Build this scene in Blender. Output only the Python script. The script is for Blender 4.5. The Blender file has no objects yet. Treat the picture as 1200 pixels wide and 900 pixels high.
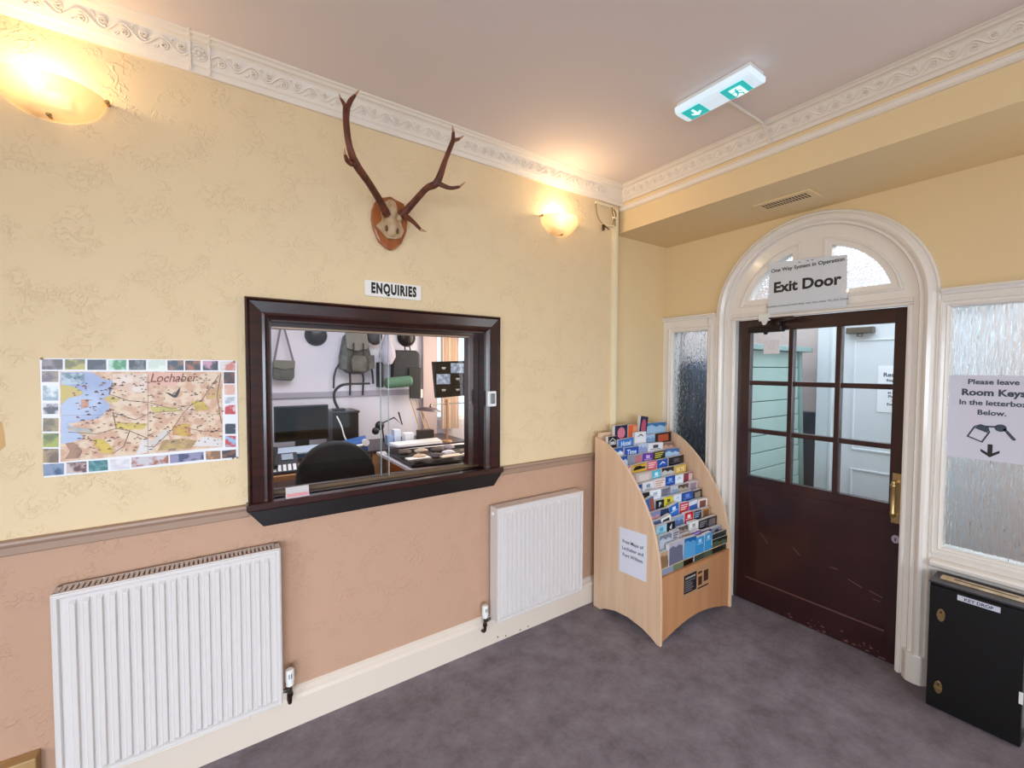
import bpy, bmesh, math, random
from mathutils import Vector, Matrix
random.seed(7)
S = bpy.context.scene
COL = S.collection
PI = math.pi

# ---------------------------------------------------------------- camera, world, lights, exposure
def make_camera():
    p, a, r = math.radians(2.10), math.radians(55.48), math.radians(0.213)
    fwd = Vector((math.cos(a)*math.cos(p), math.sin(a)*math.cos(p), -math.sin(p)))
    right = Vector((math.sin(a), -math.cos(a), 0)); up = right.cross(fwd)
    right, up = math.cos(r)*right+math.sin(r)*up, -math.sin(r)*right+math.cos(r)*up
    cd = bpy.data.cameras.new('camera'); cd.sensor_width = 36; cd.lens = 507.8/1200*36; cd.clip_start = .02
    co = bpy.data.objects.new('camera', cd); COL.objects.link(co)
    m = Matrix((right, up, -fwd)).transposed().to_4x4(); m.translation = Vector((0, 0, 1.6))
    co.matrix_world = m; S.camera = co
make_camera()
S.view_settings.view_transform = 'Standard'; S.view_settings.look = 'None'
S.view_settings.gamma = 1; S.view_settings.use_curve_mapping = False
S.view_settings.exposure = 0.0
w = bpy.data.worlds.new('world'); S.world = w; w.use_nodes = True
w.node_tree.nodes['Background'].inputs[0].default_value = (.72, .86, 1, 1)
w.node_tree.nodes['Background'].inputs[1].default_value = 1.6
def area(name, loc, direction, sx, sy, power, col, spread=180):
    l = bpy.data.lights.new(name, 'AREA'); l.shape = 'RECTANGLE'; l.size = sx; l.size_y = sy
    l.energy = power; l.color = col; l.spread = math.radians(spread)
    o = bpy.data.objects.new(name, l); COL.objects.link(o); o.location = loc
    o.rotation_euler = Vector(direction).to_track_quat('-Z', 'Y').to_euler(); return o
def point(name, loc, power, col, r=.03):
    l = bpy.data.lights.new(name, 'POINT'); l.energy = power; l.color = col; l.shadow_soft_size = r
    o = bpy.data.objects.new(name, l); COL.objects.link(o); o.location = loc; return o
# daylight through the big windows behind the camera, and down the passage on the left
area('daylight_back_window', (-1.1, -3.3, 1.3), (.28, 1, -.32), 2.6, 1.5, 60, (.74, .87, 1), 80)
area('daylight_left_window', (-2.5, -.9, 1.4), (1, .1, -.24), 1.8, 1.4, 46, (.80, .90, 1), 130)
area('daylight_entrance_window', (2.88, -.55, 1.3), (-1, .55, -.1), .6, 1.3, 14, (.84, .92, 1))
# vestibule beyond the door, office beyond the hatch
area('vestibule_daylight', (3.75, -1.0, 1.7), (0, 1, -.1), .9, 1.4, 11, (.74, .87, 1))
area('vestibule_overhead_fill', (3.7, .75, 2.57), (0, 0, -1), 1.1, 2.5, 38, (.74, .87, 1))  # added fill from above to brighten the vestibule, no fitting known there
area('office_overhead_fill', (1.0, 3.5, 2.5), (0, .1, -1), 1.4, .8, 30, (.84, .90, 1))  # added overhead fill for the office, stands for no known lamp
area('office_window_daylight', (2.72, 4.2, 1.7), (-1, -.1, -.35), .9, 1.2, 30, (1, .84, .64))

# ---------------------------------------------------------------- materials
def lin(h):
    if not isinstance(h, str): return tuple(h)+(1,) if len(h) == 3 else h
    h = h.lstrip('#'); v = [int(h[i:i+2], 16)/255 for i in (0, 2, 4)]
    return tuple((c/12.92 if c <= .04045 else ((c+.055)/1.055)**2.4) for c in v)+(1,)
MC = {}
def mat(name, col, rough=.6, metal=0, bump=0, bscale=60, col2=None, cscale=8, cdet=4, stretch=None, spec=None, emis=None, coat=0, lo=.35, hi=.65, trans=0, bdet=6, crough=.5):
    if name in MC: return MC[name]
    m = bpy.data.materials.new(name); m.use_nodes = True; nt = m.node_tree; N = nt.nodes; L = nt.links
    b = N['Principled BSDF']; b.inputs['Base Color'].default_value = lin(col)
    b.inputs['Roughness'].default_value = rough; b.inputs['Metallic'].default_value = metal
    if spec is not None: b.inputs['Specular IOR Level'].default_value = spec
    if coat: b.inputs['Coat Weight'].default_value = coat; b.inputs['Coat Roughness'].default_value = .12
    if trans: b.inputs['Transmission Weight'].default_value = trans
    if emis: b.inputs['Emission Color'].default_value = lin(emis[0]); b.inputs['Emission Strength'].default_value = emis[1]
    def coords():
        g = N.new('ShaderNodeNewGeometry'); mp = N.new('ShaderNodeMapping')
        L.new(g.outputs['Position'], mp.inputs['Vector'])
        if stretch: mp.inputs['Scale'].default_value = stretch
        return mp.outputs[0]
    if bump or col2: v = coords()
    if bump:
        n = N.new('ShaderNodeTexNoise'); n.inputs['Scale'].default_value = bscale; n.inputs['Detail'].default_value = bdet
        L.new(v, n.inputs['Vector']); bp = N.new('ShaderNodeBump'); bp.inputs['Strength'].default_value = min(1, bump)
        bp.inputs['Distance'].default_value = .01*max(1, bump); L.new(n.outputs['Fac'], bp.inputs['Height']); L.new(bp.outputs[0], b.inputs['Normal'])
    if col2:
        n = N.new('ShaderNodeTexNoise'); n.inputs['Scale'].default_value = cscale; n.inputs['Detail'].default_value = cdet; n.inputs['Roughness'].default_value = crough
        L.new(v, n.inputs['Vector']); r = N.new('ShaderNodeValToRGB')
        r.color_ramp.elements[0].color = lin(col); r.color_ramp.elements[1].color = lin(col2)
        r.color_ramp.elements[0].position = lo; r.color_ramp.elements[1].position = hi
        L.new(n.outputs['Fac'], r.inputs[0]); L.new(r.outputs[0], b.inputs['Base Color'])
    MC[name] = m; return m
def embossed(name, col, strength):
    """wallpaper with embossed curls"""
    m = mat(name, col, .62); nt = m.node_tree; N = nt.nodes; L = nt.links; b = N['Principled BSDF']
    g = N.new('ShaderNodeNewGeometry')
    n1 = N.new('ShaderNodeTexNoise'); n1.inputs['Scale'].default_value = 34; n1.inputs['Detail'].default_value = 2; n1.inputs['Distortion'].default_value = 1.6
    n2 = N.new('ShaderNodeTexNoise'); n2.inputs['Scale'].default_value = 9; n2.inputs['Detail'].default_value = 1
    L.new(g.outputs['Position'], n1.inputs['Vector']); L.new(g.outputs['Position'], n2.inputs['Vector'])
    r1 = N.new('ShaderNodeValToRGB'); e = r1.color_ramp.elements; e[0].position = .5; e[1].position = .62
    e[0].color = (0, 0, 0, 1); e[1].color = (1, 1, 1, 1)
    r2 = N.new('ShaderNodeValToRGB'); e = r2.color_ramp.elements; e[0].position = .46; e[1].position = .62
    L.new(n1.outputs['Fac'], r1.inputs[0]); L.new(n2.outputs['Fac'], r2.inputs[0])
    mu = N.new('ShaderNodeMath'); mu.operation = 'MULTIPLY'; L.new(r1.outputs[0], mu.inputs[0]); L.new(r2.outputs[0], mu.inputs[1])
    bp = N.new('ShaderNodeBump'); bp.inputs['Strength'].default_value = strength; bp.inputs['Distance'].default_value = .006
    L.new(mu.outputs[0], bp.inputs['Height']); L.new(bp.outputs[0], b.inputs['Normal']); return m
def thin_glass(name, tint=(.97, .99, 1), refl=.06):
    m = bpy.data.materials.new(name); m.use_nodes = True; nt = m.node_tree; N = nt.nodes; L = nt.links; N.clear()
    o = N.new('ShaderNodeOutputMaterial'); mx = N.new('ShaderNodeMixShader'); t = N.new('ShaderNodeBsdfTransparent'); t.inputs[0].default_value = tint+(1,)
    g = N.new('ShaderNodeBsdfGlossy'); g.inputs['Roughness'].default_value = .02; fr = N.new('ShaderNodeFresnel'); fr.inputs[0].default_value = 1.45
    ge = N.new('ShaderNodeNewGeometry'); iv = N.new('ShaderNodeMath'); iv.operation = 'SUBTRACT'; iv.inputs[0].default_value = 1; L.new(ge.outputs['Backfacing'], iv.inputs[1])
    mu = N.new('ShaderNodeMath'); mu.operation = 'MULTIPLY'; L.new(fr.outputs[0], mu.inputs[0]); L.new(iv.outputs[0], mu.inputs[1]); L.new(mu.outputs[0], mx.inputs[0]); L.new(t.outputs[0], mx.inputs[1]); L.new(g.outputs[0], mx.inputs[2]); L.new(mx.outputs[0], o.inputs[0]); MC[name] = m; return m
def obscure_glass(name, stretch, scale, dist, tint=(.9, .96, 1)):
    m = bpy.data.materials.new(name); m.use_nodes = True; nt = m.node_tree; N = nt.nodes; L = nt.links; b = N['Principled BSDF']
    b.inputs['Base Color'].default_value = tint+(1,); b.inputs['Roughness'].default_value = .12; b.inputs['IOR'].default_value = 1.4
    b.inputs['Transmission Weight'].default_value = 1
    g = N.new('ShaderNodeNewGeometry'); mp = N.new('ShaderNodeMapping'); mp.inputs['Scale'].default_value = stretch
    L.new(g.outputs['Position'], mp.inputs['Vector']); n = N.new('ShaderNodeTexNoise'); n.inputs['Scale'].default_value = scale; n.inputs['Detail'].default_value = 1.5; n.inputs['Distortion'].default_value = .6
    L.new(mp.outputs[0], n.inputs['Vector']); bp = N.new('ShaderNodeBump'); bp.inputs['Strength'].default_value = 1; bp.inputs['Distance'].default_value = dist
    L.new(n.outputs['Fac'], bp.inputs['Height']); L.new(bp.outputs[0], b.inputs['Normal']); b.inputs['Roughness'].default_value = .24 if 'fan' in name else .12; MC[name] = m; return m
M_UP = embossed('cream_wallpaper', '#e7cca2', .5)
M_LOW = embossed('fawn_dado_paint', '#c1987d', .42)
M_SM = mat('cream_smooth_wall', '#ebcf9f', .55, bump=.12, bscale=14)
M_CEIL = mat('ceiling_paint', '#e9dad4', .75, bump=.08, bscale=30)
M_CORN = mat('cornice_paint', '#efe2d3', .5, bump=.15, bscale=90)
M_GLOSS = mat('white_gloss_paint', '#efe6dc', .22, bump=.10, bscale=22, coat=.4)
M_SKIRT = mat('skirting_gloss_paint', '#e0cebe', .35, bump=.08, bscale=25)
M_RAIL = mat('chair_rail_paint', '#a3846f', .4)
M_CREAM = mat('cream_gloss_paint', '#efdfba', .35)
M_DARK = mat('dark_stained_wood', '#240d0a', .28, bump=.03, bscale=20, col2='#3a1510', cscale=9, stretch=(1, 1, 6), coat=.3)
M_DOOR = mat('maroon_door_paint', '#2c1414', .28, bump=.08, bscale=30, col2='#371a19', cscale=5, coat=.25)
M_RADI = mat('radiator_enamel', '#dbd2ce', .3)
M_BRASS = mat('brass', '#b89d6e', .34, 1)
M_PANE = thin_glass('clear_pane')
M_OBS = obscure_glass('pebbled_obscure_glass', (1, 1, .7), 55, .012)
M_FAN = obscure_glass('frosted_fan_glass', (1, 1, 1), 70, .006, (.97, .99, 1))
M_REED = obscure_glass('reeded_rain_glass', (1, 1, .12), 90, .008)
M_PAPER = mat('white_paper', '#ece8ea', .45)
M_INK = mat('black_ink', '#17141a', .5)
M_INKS = mat('slate_ink', '#3a4556', .5)
M_WHITEP = mat('white_plastic', '#ece9e4', .35)
M_BLACKP = mat('black_plastic', '#0c0c0e', .4)
M_BLACKG = mat('black_glass', '#050507', .08)
M_METAL = mat('dull_metal', '#77716c', .35, 1)
M_COPPER = mat('tarnished_copper', '#3c2119', .4, .7)
M_BEECH = mat('beech_laminate', '#e6c3a2', .42, col2='#dcb592', cscale=22, stretch=(1, 1, .06), cdet=6, bump=.05, bscale=40)

# ---------------------------------------------------------------- mesh helpers
class MB:
    def __init__(s): s.v = []; s.f = []; s.smooth = False
    def add(s, vs, fs):
        n = len(s.v); s.v += [Vector(v) for v in vs]; s.f += [tuple(i+n for i in f) for f in fs]; return s
    def box(s, x0, y0, z0, x1, y1, z1):
        x0, x1 = sorted((x0, x1)); y0, y1 = sorted((y0, y1)); z0, z1 = sorted((z0, z1))
        return s.add([(x0,y0,z0),(x1,y0,z0),(x1,y1,z0),(x0,y1,z0),(x0,y0,z1),(x1,y0,z1),(x1,y1,z1),(x0,y1,z1)],
                     [(3,2,1,0),(4,5,6,7),(0,1,5,4),(1,2,6,5),(2,3,7,6),(3,0,4,7)])
    def xf(s, M, mb):
        return s.add([M@v for v in mb.v], mb.f)
    def quad(s, a, b, c, d): return s.add([a, b, c, d], [(0, 1, 2, 3)])
    def prism(s, poly, P, h0, h1):
        """poly of (u,v), P maps (u,v,h)"""
        n = len(poly); vs = [P(u, v, h0) for u, v in poly]+[P(u, v, h1) for u, v in poly]
        fs = [tuple(range(n))[::-1], tuple(range(n, 2*n))]+[(i, (i+1) % n, n+(i+1) % n, n+i) for i in range(n)]
        return s.add(vs, fs)
    def sweep(s, path, closed, prof, P, cap=True):
        """profile [(off,h)] along a 2D path; off to the left of travel"""
        n = len(path); m = len(prof); vs = []
        pts = [Vector(p) for p in path]
        for i in range(n):
            a = pts[i]-pts[i-1] if (closed or i > 0) else pts[1]-pts[0]
            b = pts[(i+1) % n]-pts[i] if (closed or i < n-1) else a
            if not closed and i == 0: a = b
            na = Vector((-a.y, a.x)).normalized(); nb = Vector((-b.y, b.x)).normalized()
            t = (na+nb).normalized(); c = max(.3, t.dot(na))
            for o, h in prof:
                q = pts[i]+t*(o/c); vs.append(P(q.x, q.y, h))
        fs = []
        for i in range(n if closed else n-1):
            j = (i+1) % n
            for k in range(m-1): fs.append((i*m+k, j*m+k, j*m+k+1, i*m+k+1))
        if not closed and cap: fs += [tuple(range(m)), tuple(range((n-1)*m, n*m))[::-1]]
        return s.add(vs, fs)
    def tube(s, pts, rad, n=8, caps=True):
        pts = [Vector(p) for p in pts]; k = len(pts)
        if not isinstance(rad, (list, tuple)): rad = [rad]*k
        vs = []; up = None
        for i in range(k):
            t = (pts[min(i+1, k-1)]-pts[max(i-1, 0)]).normalized()
            if up is None: up = t.orthogonal().normalized()
            up = (up-t*up.dot(t)); up = up.normalized() if up.length > 1e-6 else t.orthogonal().normalized()
            w_ = t.cross(up)
            for j in range(n):
                a = 2*PI*j/n; vs.append(pts[i]+(up*math.cos(a)+w_*math.sin(a))*rad[i])
        fs = [(i*n+j, i*n+(j+1) % n, (i+1)*n+(j+1) % n, (i+1)*n+j) for i in range(k-1) for j in range(n)]
        if caps: fs += [tuple(range(n))[::-1], tuple(range((k-1)*n, k*n))]
        return s.add(vs, fs)
    def cyl(s, a, b, r, r2=None, n=16): return s.tube([a, b], [r, r if r2 is None else r2], n)
    def lathe(s, prof, c, axis=(0, 0, 1), n=20):
        """prof [(r,h)] about axis from c"""
        q = Vector((0, 0, 1)).rotation_difference(Vector(axis).normalized()); c = Vector(c); m = len(prof)
        vs = [c+q@Vector((r*math.cos(2*PI*j/n), r*math.sin(2*PI*j/n), h)) for j in range(n) for r, h in prof]
        fs = [(j*m+k, ((j+1) % n)*m+k, ((j+1) % n)*m+k+1, j*m+k+1) for j in range(n) for k in range(m-1)]
        return s.add(vs, fs)
    def blob(s, c, r, n=12, m=8, noise=0, seed=0):
        rnd = random.Random(seed); c = Vector(c); vs = []; fs = []
        for i in range(m+1):
            for j in range(n):
                a = PI*i/m; b_ = 2*PI*j/n; k = 1+noise*(rnd.random()-.5)
                vs.append(c+Vector((r[0]*math.sin(a)*math.cos(b_)*k, r[1]*math.sin(a)*math.sin(b_)*k, r[2]*math.cos(a)*k)))
        for i in range(m):
            for j in range(n): fs.append((i*n+j, (i+1)*n+j, (i+1)*n+(j+1) % n, i*n+(j+1) % n))
        return s.add(vs, fs)
    def mesh(s, name, m, org=(0, 0, 0)):
        me = bpy.data.meshes.new(name); o = Vector(org)
        me.from_pydata([tuple(v-o) for v in s.v], [], s.f)
        bm = bmesh.new(); bm.from_mesh(me); bmesh.ops.remove_doubles(bm, verts=bm.verts, dist=1e-6)
        bmesh.ops.recalc_face_normals(bm, faces=bm.faces); bm.to_mesh(me); bm.free()
        me.materials.append(m)
        if s.smooth:
            for p in me.polygons: p.use_smooth = True
            try: me.set_sharp_from_angle(angle=math.radians(38))
            except Exception: pass
        return me
def wloc(o):
    v = Vector((0, 0, 0))
    while o is not None: v += o.location; o = o.parent
    return v
def tag(o, label, cat, group=None, kind=None):
    if label: o['label'] = label
    if cat: o['category'] = cat
    if group: o['group'] = group
    if kind: o['kind'] = kind
    return o
def thing(name, label, cat, loc=(0, 0, 0), group=None, kind=None):
    o = bpy.data.objects.new(name, None); COL.objects.link(o); o.location = loc; o.empty_display_size = .05
    return tag(o, label, cat, group, kind)
def part(name, mb, m, parent, bev=0, label=None, kind=None, smooth=False, segs=2):
    mb.smooth = mb.smooth or smooth
    o = bpy.data.objects.new(name, mb.mesh(name, m, wloc(parent))); COL.objects.link(o); o.parent = parent
    if label: o['label'] = label
    if kind: o['kind'] = kind
    if bev: addbev(o, bev, segs)
    return o
def addbev(o, bev, segs=2):
    b = o.modifiers.new('bevel', 'BEVEL'); b.width = bev; b.segments = segs; b.limit_method = 'ANGLE'; b.angle_limit = math.radians(35)
def solo(name, mb, m, label, cat, group=None, kind=None, bev=0, smooth=False):
    mb.smooth = mb.smooth or smooth
    lo = Vector([min(v[i] for v in mb.v) for i in range(3)]); hi = Vector([max(v[i] for v in mb.v) for i in range(3)])
    org = Vector(((lo.x+hi.x)/2, (lo.y+hi.y)/2, lo.z))
    o = bpy.data.objects.new(name, mb.mesh(name, m, org)); COL.objects.link(o); o.location = org
    if bev: addbev(o, bev)
    return tag(o, label, cat, group, kind)
def text(parent, s, P0, size, facing, m=None, bold=0, sx=1, align='CENTER', name='lettering', rot=0, shear=0, space=1):
    """flat printed words; facing 'A' = towards -Y, 'B' = towards -X, 'D' = downwards"""
    c = bpy.data.curves.new(name, 'FONT'); c.body = s; c.size = size; c.align_x = align; c.offset = bold; c.extrude = .0002
    c.shear = shear; c.space_character = space; c.resolution_u = 3
    t = bpy.data.objects.new('tmp', c); COL.objects.link(t)
    me = bpy.data.meshes.new_from_object(t.evaluated_get(bpy.context.evaluated_depsgraph_get()))
    bpy.data.objects.remove(t); bpy.data.curves.remove(c)
    B = {'A': Matrix(((1, 0, 0), (0, 0, -1), (0, 1, 0))), 'B': Matrix(((0, 0, -1), (-1, 0, 0), (0, 1, 0)))}[facing]
    me.transform(B.to_4x4() @ Matrix.Rotation(rot, 4, 'Z') @ Matrix.Scale(sx, 4, (1, 0, 0)))
    me.materials.clear(); me.materials.append(m or M_INK)
    o = bpy.data.objects.new(name, me); COL.objects.link(o); o.parent = parent; o.location = Vector(P0)-wloc(parent); return o
PA = lambda Y: (lambda u, v, h: Vector((u, Y-h, v)))     # plane facing -Y
PB = lambda X: (lambda u, v, h: Vector((X-h, u, v)))     # plane facing -X
def rect(u0, v0, u1, v1): return [(u0, v0), (u1, v0), (u1, v1), (u0, v1)]   # ccw: off>0 goes inwards
def arc(c, r, a0, a1, n): return [(c[0]+r*math.cos(a0+(a1-a0)*i/n), c[1]+r*math.sin(a0+(a1-a0)*i/n)) for i in range(n+1)]

# ---------------------------------------------------------------- room shell
YA, ZC = 2.11, 2.83
XL, YB = -2.6, -3.4
HX0, HX1, HZ0, HZ1 = .195, 1.264, 1.02, 1.803          # hatch opening
HATCH_WALL = .13
o = solo('floor', MB().box(XL, YB, -.05, 3.06, 2.3, 0), mat('carpet', '#77696f', .95, bump=1.0, bscale=300, col2='#a4979e', cscale=6, cdet=15, crough=.74, lo=.33, hi=.68), 'mottled grey purple carpet covering the reception floor', 'floor', kind='structure')
solo('ceiling', MB().box(XL, YB, ZC, 3.2, 2.3, ZC+.1), M_CEIL, 'pale pinkish painted ceiling of the reception room', 'ceiling', kind='structure')
wl = thing('wall_left', 'cream embossed wall with fawn lower half and enquiries hatch', 'wall', (0, YA, 0), kind='structure')
T = HATCH_WALL
b = MB(); b.box(XL, YA, 1.0, HX0, YA+T, ZC); b.box(HX1, YA, 1.0, 2.35, YA+T, ZC); b.box(HX0, YA, HZ1, HX1, YA+T, ZC); b.box(HX0, YA, 1.0, HX1, YA+T, HZ0)
part('upper_wallpaper', b, M_UP, wl, label='cream embossed upper wall')
part('lower_dado', MB().box(XL, YA, 0, 2.35, YA+T, 1.0), M_LOW, wl, label='fawn painted lower wall')
st = MB(); st.prism([(-.62+.05*math.cos(a*PI/7)*(1+.15*math.sin(3*a)), 1.375+.085*math.sin(a*PI/7)) for a in range(14)], PA(YA), -.001, .0006)
part('stain', st, mat('brown_stain', '#d3a468', .6), wl, label='brown water stain')
RY, RX = 2.16, 2.96
solo('wall_recess', MB().box(2.35, RY, 0, RX+.2, RY+.1, 2.6), M_SM, 'cream side wall of the recess beside the leaflet rack', 'wall', kind='structure')
solo('wall_bulkhead', MB().box(2.37, YB, 2.55, RX+.1, RY, ZC), M_SM, 'cream boxed beam dropped below the ceiling above the exit door', 'beam', kind='structure')
# back and left walls with window openings (behind the camera)
b = MB(); b.box(XL, YB-.15, 0, -.75, YB, ZC); b.box(1.95, YB-.15, 0, 3.1, YB, ZC); b.box(-.75, YB-.15, 0, 1.95, YB, .55); b.box(-.75, YB-.15, 2.35, 1.95, YB, ZC)
solo('wall_back', b, M_UP, 'cream wall with wide window opening behind the viewer', 'wall', kind='structure')
b = MB(); b.box(XL-.15, YB, 0, XL, -1.85, ZC); b.box(XL-.15, .05, 0, XL, YA+T, ZC); b.box(XL-.15, -1.85, 0, XL, .05, .7); b.box(XL-.15, -1.85, 2.3, XL, .05, ZC)
solo('wall_far_left', b, M_UP, 'cream wall with window opening left of the viewer', 'wall', kind='structure')

# door wall: plaster with arched opening, window openings
AC, AR = (1.145, 1.95), .545
b = MB()
def colbox(y0, y1, z0, z1): b.box(RX, y0, z0, RX+.1, y1, z1)
arcpts = arc(AC, AR, 0, PI, 24)
ztop = 2.56
for i in range(24):
    (y0, z0), (y1, z1) = arcpts[i], arcpts[i+1]
    b.prism([(y0, z0), (y0, ztop), (y1, ztop), (y1, z1)], PB(RX), 0, -.08)
colbox(AC[0]+AR, RY, 1.95, ztop); colbox(YB, AC[0]-AR, 1.95, ztop)
colbox(YB, .03, 0, 1.95)
solo('wall_right', b, M_SM, 'cream end wall around the arched exit door', 'wall', kind='structure')

# ---------------------------------------------------------------- cornices, rails, skirting
CP = [(0, 0), (.014, 0), (.020, .012), (.024, .018), (.030, .022), (.034, .030), (.062, .078), (.070, .084), (.080, .086), (.088, .094), (.098, .097), (.102, .102), (0, .102)]
def scroll_mb():
    """one scroll of the cornice ornament, in (u along, v across) metres, raised along w"""
    m = MB(); m.smooth = True
    def cur(f, n, r0, r1): m.tube([f(i/n)+(0,) for i in range(n+1)], [r0+(r1-r0)*i/n for i in range(n+1)], 6)
    cur(lambda t: (.108*t, .024+.017*math.sin(2*PI*t)), 18, .0042, .0042)
    cur(lambda t: (.030+(.015-.010*t)*math.cos(-PI*2.4*t+2.0), .017+(.015-.010*t)*math.sin(-PI*2.4*t+2.0)), 16, .0044, .003)
    cur(lambda t: (.084+(.015-.010*t)*math.cos(-PI*2.4*t+5.1), .031+(.015-.010*t)*math.sin(-PI*2.4*t+5.1)), 16, .0044, .003)
    cur(lambda t: (.052+.012*t, .040-.006*t+.008*math.sin(PI*t)), 6, .004, .002); cur(lambda t: (.002+.014*t, .006+.010*t-.006*math.sin(PI*t)), 6, .004, .002)
    for c_ in ((.030, .017), (.084, .031)):
        for a in range(5): m.blob((c_[0]+.0055*math.cos(a*1.257), c_[1]+.0055*math.sin(a*1.257), .002), (.0045, .0035, .004), 6, 4)
    return m
SCR = scroll_mb().mesh('scroll_relief', M_CORN)
def ros_mb():
    m = MB(); m.smooth = True
    for a in range(8): m.blob((.015*math.cos(a*PI/4), .015*math.sin(a*PI/4), 0), (.008, .006, .005), 6, 4)
    m.blob((0, 0, .002), (.007, .007, .006), 8, 5); m.tube([(.024*math.cos(a*PI/8), .024*math.sin(a*PI/8), 0) for a in range(17)], .0022, 5)
    return m
ROS = ros_mb().mesh('rosette_relief', M_CORN)
def copy_mesh(name, me, parent, M):
    o = bpy.data.objects.new(name, me); COL.objects.link(o); o.parent = parent
    l, q, s_ = M.decompose(); o.location = l-wloc(parent); o.rotation_mode = 'QUATERNION'; o.rotation_quaternion = q; return o
c1 = thing('trim_1', 'white moulded cornice with raised scrolls above the enquiries wall', 'cornice', (0, YA, 2.728), kind='structure')
part('moulding', MB().sweep([(XL, 0), (2.40, 0)], False, CP, lambda u, off, h: Vector((u, YA-off, 2.728+h))), M_CORN, c1)
# band frame on the slanted face
bn = Vector((0, -.048, -.028)).normalized(); bv = Vector((0, -.028, .048)).normalized()
def bandM(o, u, v, n): return Matrix(((u.x, v.x, n.x, o.x), (u.y, v.y, n.y, o.y), (u.z, v.z, n.z, o.z), (0, 0, 0, 1)))
u = Vector((1, 0, 0)); per = .108
for i in range(28):
    x = -.70+per*i+(0 if i < 6 else .065)
    if x > 2.17: break
    copy_mesh('scroll_relief', SCR, c1, bandM(Vector((x, YA-.037, 2.728+.031)), u, bv, bn))
b = MB()
for x in (-.058, .002):
    b.sweep([(x, 0), (x+.008, 0)], False, [(p[0]+.008, p[1]+.002) for p in CP[1:-1]]+[(0, .102), (0, 0)], lambda u_, off, h: Vector((u_, YA-off, 2.728+h)))
part('block_edge', b, M_CORN, c1)
copy_mesh('rosette_relief', ROS, c1, bandM(Vector((-.024, YA-.051, 2.728+.056)), u, bv, bn))
c2 = thing('trim_2', 'white moulded cornice with raised scrolls along the dropped beam', 'cornice', (2.37, 0, 2.728), kind='structure')
part('moulding', MB().sweep([(YB, 0), (2.14, 0)], False, CP, lambda u, off, h: Vector((2.37-off, u, 2.728+.022+h*.8))), M_CORN, c2)
part('picture_rail', MB().sweep([(YB, 0), (2.11, 0)], False, [(0, -.036), (.008, -.036), (.016, -.028), (.018, -.012), (.010, -.004), (.010, 0), (0, 0)], lambda u, off, h: Vector((2.37-off, u, 2.728+h))), M_CORN, c2)
bn2 = Vector((-.038, 0, -.028)).normalized(); bv2 = Vector((-.028, 0, .038)).normalized()
for i in range(34):
    y = 2.04-per*i
    copy_mesh('scroll_relief', SCR, c2, bandM(Vector((2.37-.034, y, 2.75+.024)), Vector((0, -1, 0)), bv2, bn2))
b = MB()
RP = [(0, 0), (.012, 0), (.016, .004), (.016, .028), (.020, .032), (.024, .040), (.022, .048), (.012, .052), (0, .052)]
for x0, x1 in ((XL, .108), (1.352, 2.285)):
    b.sweep([(x0, 0), (x1, 0)], False, RP, lambda u, off, h: Vector((u, YA-off, .974+h)))
solo('trim_3', b, M_RAIL, 'brown moulded chair rail along the enquiries wall', 'rail', kind='structure')
SP = [(0, 0), (.024, 0), (.024, .125), (.018, .140), (.010, .148), (.008, .165), (0, .172)]
b = MB(); b.sweep([(XL, 0), (2.33, 0)], False, SP, lambda u, off, h: Vector((u, YA-off, h)))
solo('baseboard_left', b, M_SKIRT, 'tall cream skirting board under the radiators', 'skirting', kind='structure')
b = MB(); b.sweep([(0, 2.285), (0, 2.335)], False, [(-.0, -.0)], lambda *a: Vector((0, 0, 0))) if 0 else None
b.box(2.285, YA-.018, 0, 2.333, YA+.01, 2.70); b.box(2.297, YA-.024, 0, 2.321, YA-.017, 2.70)
solo('trim_4', b, M_CREAM, 'narrow cream upright strip at the corner of the recess', 'trim', kind='structure', bev=.004)

# ---------------------------------------------------------------- exit door wall joinery
FX = 2.94      # frame face
# arch moulding with columns running to the floor
RM = [(-.032, -.02), (-.032, .006), (-.024, .014), (-.018, .008), (-.014, .012), (-.004, .026), (.010, .030), (.022, .024), (.030, .008), (.036, .014), (.044, .014), (.048, .004), (.048, -.06)]
path = [(AC[0]+.545, .15)]+arc(AC, .545, 0, PI, 40)+[(AC[0]-.545, .15)]
a5 = thing('trim_5', 'white gloss arched moulding and columns around the exit door', 'arch', (FX, AC[0], 0), kind='structure')
part('arch_moulding', MB().sweep(path, False, RM, PB(FX)), M_GLOSS, a5, smooth=True)
for s in (-1, 1):
    y = AC[0]+s*.530
    pl = MB(); pl.prism([(FX+.03, y-.05), (FX-.005, y-.05), (FX-.03, y-.03), (FX-.036, y), (FX-.03, y+.03), (FX-.005, y+.05), (FX+.03, y+.05)], lambda a, c, h: Vector((a, c, h)), 0, .15)
    part('plinth', pl, M_GLOSS, a5, bev=.004)
# flat jambs inside the columns and door head
JX = 2.955
b = MB()
for s in (-1, 1):
    y0, y1 = AC[0]+s*.447, AC[0]+s*.520
    b.box(JX, min(y0, y1), 0, 3.06, max(y0, y1), 1.9352)
part('jamb', b, M_GLOSS, a5, bev=.003)
b = MB()
for s in (-1, 1):
    y = AC[0]+s*.462; b.box(JX-.008, y-.008, 0, JX+.01, y+.008, 1.94)
b.box(JX-.008, AC[0]-.47, 1.93, JX+.01, AC[0]+.47, 1.946)
part('stop_bead', b, M_GLOSS, a5, bev=.003)
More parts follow.
